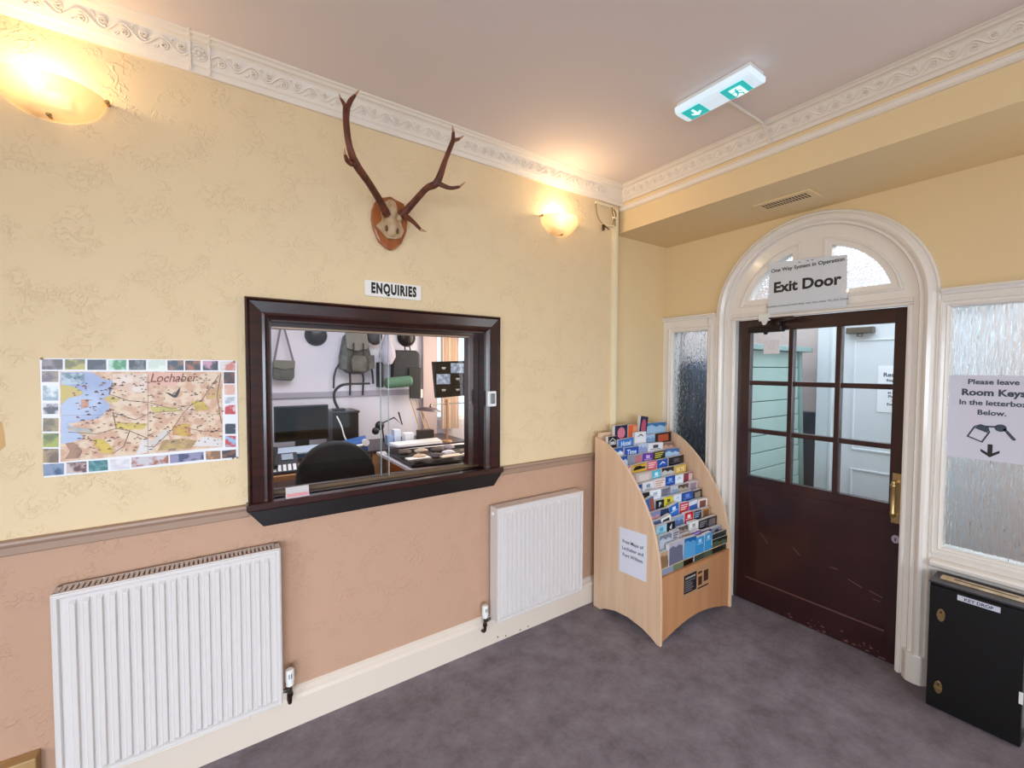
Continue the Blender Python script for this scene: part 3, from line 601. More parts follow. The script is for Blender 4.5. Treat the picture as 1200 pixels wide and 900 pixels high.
pc = [('#54484a', '#8d7f86'), ('#6f6a2f', '#b5a64a'), ('#222436', '#4b4a58'), ('#3c8a52', '#bcd7c4'), ('#15161e', '#6d6d74'), ('#c6d3c4', '#dfe6d8'), ('#1b2740', '#8a6243'), ('#2a1a1c', '#a05a3c'), ('#2b2230', '#c48ea6'), ('#d9d0cc', '#c97a6a'),
 ('#6f5866', '#9a8a76'), ('#8fa3b0', '#dfe3e6'), ('#cfcbd0', '#3a3a42'), ('#6b5a3c', '#a18a5e'), ('#a0a63a', '#5d6626'), ('#6d5238', '#a58a66'),
 ('#3a1514', '#6d2a20'), ('#dba793', '#e2beac'), ('#d8d8dc', '#a9abb5'), ('#c02a2f', '#e9dfe0'), ('#232a3c', '#c3c8d4'), ('#c23538', '#8fb6d4'),
 ('#2f4a72', '#7a8ba8'), ('#5d2a2c', '#c9b3ae'), ('#1f6a72', '#6aa0a0'), ('#e3dde0', '#cfc8d0'), ('#c9bec4', '#a4583e'), ('#3c3f6a', '#8d86a8'), ('#8a5e3e', '#b98a5e'), ('#2c2430', '#7a4a34')]
for i, q in enumerate(MAPQ):
    part('border_photo', MB().prism(q, PM, 0, .0006), mat('border_print_%d' % i, pc[i % 30][0], .35, col2=pc[i % 30][1], cscale=30, lo=.44, hi=.56), P)
for (u_, v_) in ((.008, .995), (.985, .985), (.965, .01), (.99, .012)):
    part('drawing_pin', MB().lathe([(0, .005), (.003, .004), (.0045, 0)], PM(u_, v_, 0), (0, -1, 0), 10), M_BRASS, P)

# ---------------------------------------------------------------- antlers on a shield
A = thing('antler_trophy', 'mounted red deer antlers with skull plate on varnished wooden shield', 'antlers', (.72, YA-.02, 2.17))
sh = [(.700, 2.421), (.722, 2.430), (.742, 2.420), (.785, 2.410), (.803, 2.372), (.806, 2.335), (.800, 2.275), (.775, 2.213), (.745, 2.183), (.722, 2.170), (.695, 2.178), (.662, 2.205), (.635, 2.262), (.627, 2.305), (.630, 2.345), (.644, 2.385), (.668, 2.412)]
part('shield', MB().prism(sh, PA(YA), 0, .022), mat('varnished_oak', '#8e4a20', .3, col2='#a65d2c', cscale=24, stretch=(1, 1, .15), coat=.4), A, bev=.006)
M_BONE = mat('old_bone', '#cdb18c', .6, bump=.5, bscale=60, col2='#b28a60', cscale=22)
sk = MB(); sk.smooth = True
sk.prism([(.684, 2.392), (.735, 2.394), (.748, 2.345), (.760, 2.318), (.782, 2.268), (.768, 2.236), (.735, 2.222), (.700, 2.222), (.676, 2.240), (.645, 2.272), (.672, 2.300), (.676, 2.345)], PA(YA-.02), 0, .02)
sk.blob((.712, YA-.045, 2.355), (.034, .020, .050)); sk.blob((.714, YA-.042, 2.285), (.036, .018, .058)); sk.blob((.680, YA-.045, 2.330), (.016, .022, .020)); sk.blob((.752, YA-.045, 2.325), (.016, .022, .020))
part('skull_plate', sk, M_BONE, A, bev=.004)
sk = MB(); sk.blob((.688, YA-.054, 2.262), (.007, .006, .016)); part('eye_hollow', sk, mat('bone_hollow', '#6a4a30', .8), A, smooth=True); sk = MB(); sk.blob((.742, YA-.052, 2.258), (.007, .006, .014))
part('eye_hollow', sk, mat('bone_hollow', '#6a4a30', .8), A, smooth=True)
M_ANT = mat('antler', '#753c26', .5, bump=.6, bscale=70, col2='#4a2115', cscale=30, stretch=(1, 1, .4))
M_TIP = mat('antler_tip', '#b98c68', .45)
def cr(pts, rad, n=6):
    P_ = [Vector(p) for p in pts]; out = []; rr = []
    for i in range(len(P_)-1):
        p0, p1, p2, p3 = P_[max(i-1, 0)], P_[i], P_[i+1], P_[min(i+2, len(P_)-1)]
        for k_ in range(n):
            t = k_/n; out.append(.5*((2*p1)+(p2-p0)*t+(2*p0-5*p1+4*p2-p3)*t*t+(3*p1-p0-3*p2+p3)*t**3)); rr.append(rad[i]+(rad[i+1]-rad[i])*t)
    return out+[P_[-1]], rr+[rad[-1]]
def antler(branches, tips, burr):
    m = MB(); m.smooth = True
    for pts, rad in branches: q, r = cr(pts, [v_*1.18 for v_ in rad]); m.tube(q, r, 10)
    m.blob(burr, (.020, .018, .020), noise=.35, seed=4)
    o_ = part('antler', m, M_ANT, A)
    for a_, b_, r in tips:
        t = MB(); t.smooth = True; t.tube([Vector(a_), Vector(a_).lerp(Vector(b_), .5), b_], [r*1.15, r*.8, .0008], 8)
        part('tine_tip', t, M_TIP, o_)
antler([([(.690, 2.055, 2.325), (.645, 2.010, 2.361), (.564, 1.910, 2.392), (.490, 1.840, 2.429), (.458, 1.810, 2.479), (.447, 1.810, 2.564), (.455, 1.835, 2.640)], [.017, .0145, .013, .0145, .011, .011, .0125]),
        ([(.490, 1.840, 2.429), (.466, 1.825, 2.418), (.449, 1.810, 2.420), (.438, 1.795, 2.432)], [.010, .0095, .008, .005]),
        ([(.455, 1.835, 2.630), (.443, 1.838, 2.655), (.434, 1.840, 2.668)], [.009, .006, .0035]),
        ([(.455, 1.835, 2.630), (.472, 1.838, 2.672), (.490, 1.840, 2.700)], [.010, .008, .0045])],
       [((.438, 1.795, 2.432), (.434, 1.787, 2.452), .0045), ((.434, 1.840, 2.668), (.428, 1.842, 2.688), .0035), ((.490, 1.840, 2.700), (.508, 1.842, 2.730), .0045)], (.678, 2.045, 2.335))
antler([([(.762, 2.060, 2.335), (.799, 1.990, 2.388), (.828, 1.910, 2.432), (.858, 1.860, 2.450), (.890, 1.840, 2.550), (.930, 1.840, 2.650)], [.017, .0135, .0125, .0150, .0100, .0095]),
        ([(.858, 1.860, 2.448), (.906, 1.830, 2.426), (.950, 1.815, 2.436)], [.011, .0075, .005]),
        ([(.930, 1.840, 2.650), (.934, 1.845, 2.690)], [.009, .006]),
        ([(.930, 1.840, 2.650), (.965, 1.850, 2.672)], [.009, .0055]),
        ([(.770, 2.050, 2.338), (.788, 1.990, 2.298), (.812, 1.942, 2.248)], [.014, .009, .006])],
       [((.950, 1.815, 2.436), (.976, 1.806, 2.462), .005), ((.934, 1.845, 2.690), (.931, 1.852, 2.727), .006), ((.965, 1.850, 2.672), (.998, 1.860, 2.702), .0055), ((.812, 1.942, 2.248), (.834, 1.920, 2.236), .006)], (.768, 2.050, 2.345))

# ---------------------------------------------------------------- wall uplighters
def frosted(name):
    m = bpy.data.materials.new(name); m.use_nodes = True; nt = m.node_tree; N = nt.nodes; L = nt.links; N.clear()
    o = N.new('ShaderNodeOutputMaterial'); t = N.new('ShaderNodeBsdfTranslucent'); t.inputs[0].default_value = lin('#dccbb0')
    d = N.new('ShaderNodeBsdfPrincipled'); d.inputs['Base Color'].default_value = lin('#cbbda8'); d.inputs['Roughness'].default_value = .25
    tr = N.new('ShaderNodeBsdfTransparent'); tr.inputs[0].default_value = (1, .97, .9, 1)
    a = N.new('ShaderNodeMixShader'); a.inputs[0].default_value = .68; L.new(t.outputs[0], a.inputs[1]); L.new(d.outputs[0], a.inputs[2])
    b_ = N.new('ShaderNodeMixShader'); b_.inputs[0].default_value = .34; L.new(a.outputs[0], b_.inputs[1]); L.new(tr.outputs[0], b_.inputs[2])
    L.new(b_.outputs[0], o.inputs[0]); return m
M_FROST = frosted('frosted_lamp_glass')
def uplighter(x, z, label, power):
    t = thing('wall_uplighter', label, 'wall lamp', (x, YA, z-.1), 'uplighters on the enquiries wall')
    r, ry, rz = .137, .125, .105
    b = MB(); b.smooth = True; n, m = 24, 8
    vs = []; th = .004
    for k_ in (0, th):
        for i in range(n+1):
            for j in range(m+1):
                a = PI*i/n; c_ = PI/2*j/m
                vs.append((x+(r-k_)*math.cos(a)*math.cos(c_), YA-.002-(ry-k_)*math.sin(a)*math.cos(c_), z-(rz-k_)*math.sin(c_)))
    q = (n+1)*(m+1); fs = []
    for s0 in (0, q):
        for i in range(n):
            for j in range(m): fs.append((s0+i*(m+1)+j, s0+(i+1)*(m+1)+j, s0+(i+1)*(m+1)+j+1, s0+i*(m+1)+j+1))
    for i in range(n): fs.append((i*(m+1), (i+1)*(m+1), q+(i+1)*(m+1), q+i*(m+1)))
    b.add(vs, fs); part('lamp_shade', b, M_FROST, t)
    part('back_plate', MB().box(x-.05, YA-.012, z-.06, x+.05, YA-.0005, z-.01), M_WHITEP, t, bev=.003)
    bl = MB(); bl.smooth = True; bl.blob((x-.025, YA-.055, z-.022), (.020, .020, .026)); part('bulb', bl, mat('lit_bulb', '#fff2d0', .3, emis=('#ffe8b8', 6)), t)
    for sx, dz, dy in ((-.142, -.004, .012), (.142, -.004, .012), (0, -.100, .030)):
        c_ = MB(); c_.cyl((x+sx, YA-dy+.012, z+dz), (x+sx, YA-dy-.010, z+dz), .006, .004, 10); c_.blob((x+sx, YA-dy-.012, z+dz), (.008, .007, .008), 8, 6)
        part('brass_clip', c_, M_BRASS, t, smooth=True)
    point('uplighter_glow', (x-.02, YA-.075, z+.012), power, (1, .78, .48), .028)
uplighter(-.433, 2.530, 'frosted glass half bowl wall uplighter at the far left edge above the map', 3.3)
uplighter(1.795, 2.530, 'frosted glass half bowl wall uplighter right of the antlers near the corner', 3.3)

# ---------------------------------------------------------------- radiators
def radiator(name_label, x0, x1, z0, z1, yf, nr, grille, shapeside):
    t = thing('radiator', name_label, 'radiator', ((x0+x1)/2, yf+.04, z0-.0), 'white panel radiators')
    yb = YA-.022
    # pressed front panel: raised ribs between flutes
    b = MB(); b.smooth = False
    per_ = (x1-x0-.03)/nr; zb, zt = z0+.030, z1-.040
    b.box(x0, yf+.008, z0, x1, yf+.012, z1)
    b.sweep(rect(x0, z0, x1, z1), True, [(0, -.010), (0, 0), (.002, .002), (.012, .002), (.016, -.006)], PA(yf))
    for i in range(nr-1):
        xc = x0+.015+per_*(i+1); w1, w2 = per_*.30, per_*.20
        b.add([(xc-w1, yf+.008, zb-.012), (xc+w1, yf+.008, zb-.012), (xc+w1, yf+.008, zt+.012), (xc-w1, yf+.008, zt+.012),
               (xc-w2, yf-.004, zb), (xc+w2, yf-.004, zb), (xc+w2, yf-.004, zt), (xc-w2, yf-.004, zt)],
              [(0, 1, 5, 4), (1, 2, 6, 5), (2, 3, 7, 6), (3, 0, 4, 7), (4, 5, 6, 7)])
    part('front_panel', b, M_RADI, t, bev=.0012)
    part('back_panel', MB().box(x0+.01, yb-.012, z0+.01, x1-.01, yb, z1-.02), M_RADI, t)
    for xs in (x0-.004, x1): part('side_panel', MB().box(xs, yf+.004, z0, xs+.004, yb, z1+.002), M_RADI, t, bev=.001)
    if grille:
        b = MB(); b.box(x0, yf+.004, z1-.004, x1, yf+.014, z1+.004); b.box(x0, yb-.010, z1-.004, x1, yb, z1+.004); b.box(x0, yf+.01, z1-.004, x0+.014, yb, z1+.004); b.box(x1-.014, yf+.01, z1-.004, x1, yb, z1+.004)
        g = part('top_grille', b, M_RADI, t)
        slat = MB().box(-.0045, 0, 0, .0045, yb-yf-.022, .007).mesh('slat', M_RADI); n_ = 44
        for i in range(n_):
            o_ = bpy.data.objects.new('slat', slat); COL.objects.link(o_); o_.parent = g; o_.location = Vector((x0+.014+(x1-x0-.028)*(i+.5)/n_, yf+.012, z1-.003))-wloc(g)
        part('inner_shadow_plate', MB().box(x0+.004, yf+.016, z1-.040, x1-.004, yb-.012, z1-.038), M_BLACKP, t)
    else: part('top_cover', MB().box(x0-.003, yf+.004, z1-.003, x1+.003, yb, z1+.003), M_RADI, t, bev=.002)
    return t
def trv(parent, x, y, z, sx):
    """thermostatic valve: head above, tails below; sx = side to radiator"""
    b = MB(); b.smooth = True; b.lathe([(0, .070), (.013, .070), (.017, .066), (.018, .020), (.0155, .012), (.0155, 0), (0, 0)], (x, y, z), n=18)
    v = part('valve_head', b, M_WHITEP, parent, label='white thermostatic valve head')
    b = MB(); b.box(x-.006, y-.0185, z+.036, x-.003, y-.0172, z+.056); b.box(x+.003, y-.0185, z+.036, x+.006, y-.0172, z+.056); part('scale_mark', b, M_INK, v)
    b = MB(); b.smooth = True; b.cyl((x, y, z), (x, y, z-.035), .010, .009); b.cyl((x, y, z-.018), (x+sx*.035, y, z-.018), .008); b.lathe([(.012, -.004), (.012, .004)], (x+sx*.014, y, z-.018), (1, 0, 0), 6)
    part('valve_body', b, M_METAL, parent)
    b = MB(); b.smooth = True; b.cyl((x, y, z-.035), (x, y, z-.048), .012, .013, 8)
    q, r = cr([(x, y, z-.045), (x, y+.002, z-.075), (x, y+.02, z-.090), (x, YA-.01, z-.090)], [.0085]*4, 4); b.tube(q, r, 10)
    part('pipe_tail', b, M_COPPER, parent)
r1 = radiator('large white panel radiator with slotted top below the map', -.455, .213, .180, .842, 2.012, 19, True, 0)
trv(r1, .247, 2.045, .228, -1)
b = MB(); b.box(-.0+.10, 2.03, .145, .16, 2.055, .185); part('wall_bracket', b, M_SKIRT, r1)
r2 = radiator('smaller white panel radiator with solid top between hatch and leaflet rack', 1.292, 1.940, .165, .812, 2.008, 20, False, 0)
trv(r2, 1.235, 2.055, .195, 1)
b = MB(); b.smooth = True; b.cyl((1.965, 2.05, .235), (1.965, 2.05, .20), .011); b.cyl((1.965, 2.05, .20), (1.93, 2.05, .20), .008)
part('lockshield_valve', b, M_WHITEP, r2)
b = MB(); b.smooth = True; q, r = cr([(1.965, 2.05, .205), (1.965, 2.05, .165), (1.958, 2.06, .140), (1.945, YA-.01, .138)], [.0085]*4, 4); b.tube(q, r, 10); part('pipe_tail', b, M_COPPER, r2)
b = MB(); b.lathe([(0, .008), (.009, .008), (.011, 0)], (1.288, 2.06, .775), (-1, 0, 0), 12); part('bleed_plug', b, M_WHITEP, r2)
solo('wood_block', MB().box(-.80, YA-.05, .174, -.515, YA, .287), mat('tan_block_wood', '#b8935f', .5, col2='#a98250', cscale=14), 'tan painted wooden block against the wall at the bottom left corner', 'wooden block', bev=.004)
b = MB()
for x in (1.34, 1.395, 1.50, 1.56): b.blob((x, 2.084, .012+.02*random.random()), (.004, .004, .004), 6, 4)
part('dirt_speck', b, M_COPPER, wl, kind='stuff')
# ---------------------------------------------------------------- leaflet rack
R = thing('leaflet_rack', 'beech effect stepped leaflet rack with curved sides standing in the corner by the exit door', 'rack', (2.466, 1.79, 0))
curve = [(2.035, 1.142), (1.985, 1.125), (1.911, 1.091), (1.816, 1.017), (1.725, .920), (1.649, .809), (1.586, .683), (1.544, .530), (1.526, .404), (1.519, .20), (1.519, 0)]
q, _ = cr([(a, c, 0) for a, c in curve], [0]*len(curve), 4)
sidepoly = [(2.052, 0), (2.052, 1.142)]+[(v.x, v.y) for v in q]+[(1.545, 0), (1.58, .020), (1.65, .045), (1.76, .060), (1.86, .052), (1.95, .025), (1.99, 0)]
for x in (2.085, 2.830):
    part('side_panel', MB().prism(sidepoly, lambda u, v, h: Vector((x+h, u, v)), 0, .018), M_BEECH, R, bev=.002)
fp = [(2.103, .392), (2.103, 0), (2.13, .012)]+[(2.13+(2.80-2.13)*i/10, .012+.058*math.sin(PI*i/10)) for i in range(1, 10)]+[(2.80, .012), (2.830, 0), (2.830, .392)]
part('front_panel', MB().prism(fp, PA(1.548), 0, .016), mat('beech_front_shaded', '#c48a5e', .42, col2='#ba7f54', cscale=22, stretch=(1, 1, .06)), R)  # same beech as the sides, coloured darker for the shade on the front
part('back_panel', MB().box(2.103, 2.030, .08, 2.830, 2.045, 1.17), M_BEECH, R)
NR = 13
for r in range(NR+1):
    Y = 2.0-r*.0345; z = 1.105-.0515*r
    part('shelf', MB().box(2.103, Y-.006, z-.004, 2.830, Y+.0275, z), M_BEECH, R)
part('pocket_front', MB().box(2.103, 1.5485, .12, 2.830, 1.5495, .392), M_BEECH, R)
# note taped on the left side
n = thing('maps_note', 'white paper note reading Free Maps of Lochaber and Fort William on rack side', 'note', (2.084, 1.725, .33))
part('paper_sheet', MB().prism([(1.830, .326), (1.622, .338), (1.622, .619), (1.830, .607)], lambda u, v, h: Vector((2.0848-h, u, v)), 0, .001), mat('bluish_white_paper', '#e3e2ee', .5), n)
for s_, z in (('Free Maps of', .520), ('Lochaber and', .478), ('Fort William', .436)): text(n, s_, (2.0834, 1.726, z), .030, 'B', M_INKS, bold=.0003, rot=.05)
# poster on the front panel
n = thing('front_sticker', 'small black and tan printed sticker on the front of the leaflet rack', 'sticker', (2.455, 1.531, .212))
part('sticker_sheet', MB().box(2.312, 1.5308, .208, 2.602, 1.532, .362), mat('tan_sticker', '#b98a63', .4), n)
part('black_print', MB().box(2.322, 1.5303, .230, 2.452, 1.5307, .345), M_INK, n)
b = MB()
for i in range(6): b.box(2.332, 1.5300, .243+i*.012, 2.332+random.uniform(.06, .11), 1.5303, .246+i*.012)
b.box(2.335, 1.5300, .318, 2.440, 1.5303, .330)
part('white_lines', b, mat('faded_white_ink', '#a49a98', .5), n)
b = MB(); b.box(2.470, 1.5303, .245, 2.512, 1.5307, .300); b.box(2.530, 1.5303, .255, 2.580, 1.5307, .325); b.box(2.465, 1.5303, .318, 2.510, 1.5307, .332); b.box(2.465, 1.5303, .222, 2.585, 1.5307, .232)
part('brown_print', b, mat('brown_ink', '#4a2a20', .5), n)

# leaflets: x0, x1, top, cover colour, print colour, print style, words
W_, NV, BL, RB, PB_, BK, RD, YL, PU, TN, GY, CY, OR, PK_ = '#e8e6ea', '#1c2348', '#2c5aa8', '#2450a8', '#a9bfe0', '#141216', '#c2262e', '#e8c93a', '#6a3b94', '#b08a6c', '#8f93a0', '#58c0d8', '#e0602e', '#d9707e'
ROWS = [
 [(2.209, 2.341, 1.214, NV, '#d97a8c', 'oval', 'navy leaflet with a pink oval badge'), (2.345, 2.440, 1.208, OR, '#e8956a', 'half', 'orange leaflet with a paler right half'), (2.452, 2.535, 1.262, NV, '#c25068', 'oval', 'tall tilted navy leaflet with a red oval'), (2.543, 2.754, 1.206, '#3a74a8', '#9fc0dc', 'landscape', 'wide blue sea landscape leaflet')],
 [(2.110, 2.194, 1.153, BK, '#c9c6c8', 'house', 'black leaflet with a white house outline'), (2.204, 2.365, 1.126, '#3d78c4', '#dfeaf5', 't:Hotel', 'blue leaflet headed Hotel'), (2.374, 2.489, 1.160, W_, '#2a2e36', 'hill', 'white leaflet with a dark mountain mark'), (2.499, 2.590, 1.133, PB_, '#7f9dc4', 'landscape', 'pale blue leaflet'), (2.600, 2.776, 1.135, BK, '#b5502e', 'box', 'black leaflet with a rusty picture')],
 [(2.112, 2.221, 1.080, BL, '#e3ebf5', 'landscape', 'blue leaflet with white lower edge'), (2.230, 2.373, 1.072, RB, '#dce7f5', 't:Time', 'blue leaflet headed Time'), (2.377, 2.463, 1.085, '#b9c4de', '#8e9cc4', 'landscape', 'pale lilac blue leaflet'), (2.467, 2.637, 1.078, W_, '#3a3a44', 'smallbox', 'white leaflet with a small dark picture'), (2.643, 2.763, 1.066, '#8a6358', '#c99e8c', 'landscape', 'brown and pink patterned leaflet')],
 [(2.146, 2.224, 1.030, BL, '#c9d6ea', 'landscape', 'blue photo leaflet'), (2.228, 2.365, 1.025, '#8d90a0', '#c2747a', 'half', 'grey and red photo leaflet'), (2.371, 2.481, 1.025, PU, '#cdb3e0', 'smallbox', 'purple leaflet'), (2.485, 2.617, 1.026, '#1c1c20', '#c9c24a', 'stripes', 'black and yellow striped leaflet'), (2.621, 2.775, 1.028, '#3d6aa2', '#a9c6e0', 'landscape', 'blue loch photo leaflet')],
 [(2.171, 2.216, .967, PK_, '#f0c4cc', 'half', 'narrow pink leaflet'), (2.222, 2.374, .972, '#e0b238', '#18181c', 'car', 'yellow leaflet with a black vehicle picture'), (2.377, 2.478, .976, '#d9636e', '#f0d0d2', 'stripes', 'coral red leaflet'), (2.482, 2.603, .974, RB, '#e6eef8', 'hill', 'blue leaflet with white mountain'), (2.609, 2.784, .978, '#0f0f14', '#55555e', 'smallbox', 'plain black leaflet')],
 [(2.177, 2.222, .917, '#c9a094', '#8d6a60', 'landscape', 'narrow tan pink leaflet'), (2.226, 2.382, .922, '#cdb9b2', '#e2d2ca', 'box', 'wide pale stone coloured leaflet'), (2.384, 2.480, .920, CY, '#e6f4f8', 'smallbox', 'bright cyan leaflet'), (2.484, 2.624, .922, '#2a2422', '#c9c4c0', 'landscape', 'black and white photo leaflet'), (2.626, 2.770, .923, '#d9a93a', '#fdf2c4', 't:SKYE', 'amber leaflet reading SKYE')],
 [(2.191, 2.244, .861, '#2d4f94', '#9cb4dc', 'landscape', 'narrow dark blue leaflet'), (2.247, 2.362, .867, W_, '#8a93a5', 'smallbox', 'white leaflet with grey badge'), (2.365, 2.479, .870, '#ecdcd6', '#c99a8c', 'stripes', 'cream leaflet with peach lines'), (2.483, 2.587, .874, '#1f4fa8', '#8fb2e4', 'smallbox', 'royal blue leaflet'), (2.589, 2.680, .868, '#e9eef4', '#9fb0c8', 'hill', 'white leaflet with faint blue hills'), (2.684, 2.793, .868, '#8e2a3a', '#d9b9bc', 'half', 'crimson and white leaflet')],
 [(2.195, 2.269, .816, '#1a1c26', '#494c5a', 'landscape', 'black leaflet'), (2.272, 2.384, .819, '#eef0f4', '#b4bac8', 'smallbox', 'plain white leaflet'), (2.387, 2.494, .816, '#8b8a98', '#5b5566', 'stripes', 'grey mottled leaflet'), (2.498, 2.575, .814, '#c9cdd8', '#8fa0bc', 'landscape', 'pale grey sky leaflet'), (2.577, 2.688, .810, '#594c44', '#b0a294', 'landscape', 'brown rocky photo leaflet'), (2.692, 2.798, .815, '#c9b4be', '#94808e', 'box', 'pinkish grey leaflet')],
 [(2.197, 2.286, .792, '#3b6cb4', '#a6563c', 'half', 'tilted blue leaflet with red corner'), (2.291, 2.374, .761, '#17181c', '#e6e6ea', 't:P', 'black leaflet with a white letter P'), (2.377, 2.469, .767, '#dccb34', '#4a4a2a', 'smallbox', 'bright yellow leaflet'), (2.473, 2.560, .767, '#e2e8f2', '#a9bad4', 'hill', 'white leaflet with pale blue crest'), (2.564, 2.691, .767, '#214f9e', '#6f95d4', 'smallbox', 'deep blue leaflet'), (2.696, 2.802, .761, '#2a211c', '#8d8478', 'box', 'dark brown framed leaflet')],
 [(2.183, 2.290, .711, '#7f86b0', '#c98a94', 'landscape', 'lilac blue sunset leaflet'), (2.293, 2.386, .712, '#1c2a4c', '#32436c', 'stripes', 'navy leaflet'), (2.389, 2.490, .726, '#2a6cc0', '#dcebfa', 'smallbox', 'tilted bright blue leaflet'), (2.494, 2.590, .716, '#c62f3a', '#f0d6d8', 'stripes', 'bright red leaflet with white lines'), (2.594, 2.695, .711, '#dfe4f0', '#3157a4', 'lower', 'white leaflet with blue foot'), (2.699, 2.806, .708, '#ecdcd8', '#7a4440', 'box', 'cream leaflet with brown picture')],
 [(2.166, 2.258, .671, '#4a5a86', '#9aa6c4', 'landscape', 'dusky blue leaflet'), (2.266, 2.362, .681, '#eceae6', '#20222a', 'box', 'tilted white leaflet with black square'), (2.382, 2.488, .655, '#8ea4c8', '#516a98', 'landscape', 'misty blue hills leaflet'), (2.492, 2.593, .662, '#c8202c', '#f4dfe0', 'smallbox', 'scarlet leaflet with white label'), (2.597, 2.686, .656, '#16233c', '#9fb4cc', 'stripes', 'midnight blue leaflet'), (2.690, 2.785, .655, '#b08658', '#6d4a2c', 'box', 'tan leaflet with brown emblem')],
 [(2.157, 2.257, .656, '#9cc6d6', '#4f97b0', 'smallbox', 'pale turquoise leaflet'), (2.261, 2.343, .657, '#15171c', '#f0f0f2', 't:d', 'black leaflet with a large white d'), (2.383, 2.485, .602, '#5a4a44', '#a08a7c', 'landscape', 'brown moorland leaflet'), (2.493, 2.594, .612, '#ece6e2', '#a39a98', 'smallbox', 'off white leaflet'), (2.598, 2.696, .601, '#1b1a1e', '#8b8790', 'stripes', 'black leaflet with grey lines'), (2.700, 2.810, .602, '#2a2326', '#6a6064', 'box', 'charcoal leaflet')],
 [(2.148, 2.266, .608, '#737a8a', '#b5b9c4', 'landscape', 'slate grey castle photo leaflet'), (2.270, 2.342, .613, '#b4b0b8', '#4e4a58', 'stripes', 'narrow grey and white leaflet'), (2.360, 2.455, .570, '#a08270', '#d2b8a4', 'landscape', 'light brown people photo leaflet'), (2.462, 2.572, .561, '#6a4488', '#c4aed4', 'stripes', 'violet leaflet'), (2.577, 2.690, .546, '#4e2c6e', '#a98cc0', 'landscape', 'dark purple leaflet'), (2.696, 2.815, .543, '#8b8d98', '#33343c', 'smallbox', 'steel grey leaflet')],
 [(2.112, 2.183, .530, '#c09a78', '#8b6a4c', 'landscape', 'sandy brown leaflet'), (2.192, 2.330, .563, '#b7b1be', '#6b6b80', 'landscape', 'large pale mountain photo leaflet'), (2.337, 2.458, .562, '#1f5f9c', '#5a9fd0', 'landscape', 'tall deep blue sea leaflet'), (2.464, 2.550, .541, '#3b8fc8', '#a4d2ec', 'smallbox', 'sky blue leaflet, left of a matching pair'), (2.555, 2.640, .546, '#3f98d0', '#b4daf0', 'smallbox', 'sky blue leaflet, right of a matching pair'), (2.650, 2.820, .485, '#202420', '#4e5a44', 'landscape', 'dark green forest photo leaflet')],
]
ORD = ['', 'first', 'second', 'third', 'fourth', 'fifth', 'sixth', 'seventh', 'eighth', 'ninth', 'tenth', 'eleventh', 'twelfth', 'thirteenth', 'lowest']
rnd = random.Random(11)
M_STACK = mat('leaflet_paper_edge', '#d8d5d6', .6)
def cover(c): return mat('leaflet_'+c.strip('#'), c, .32)
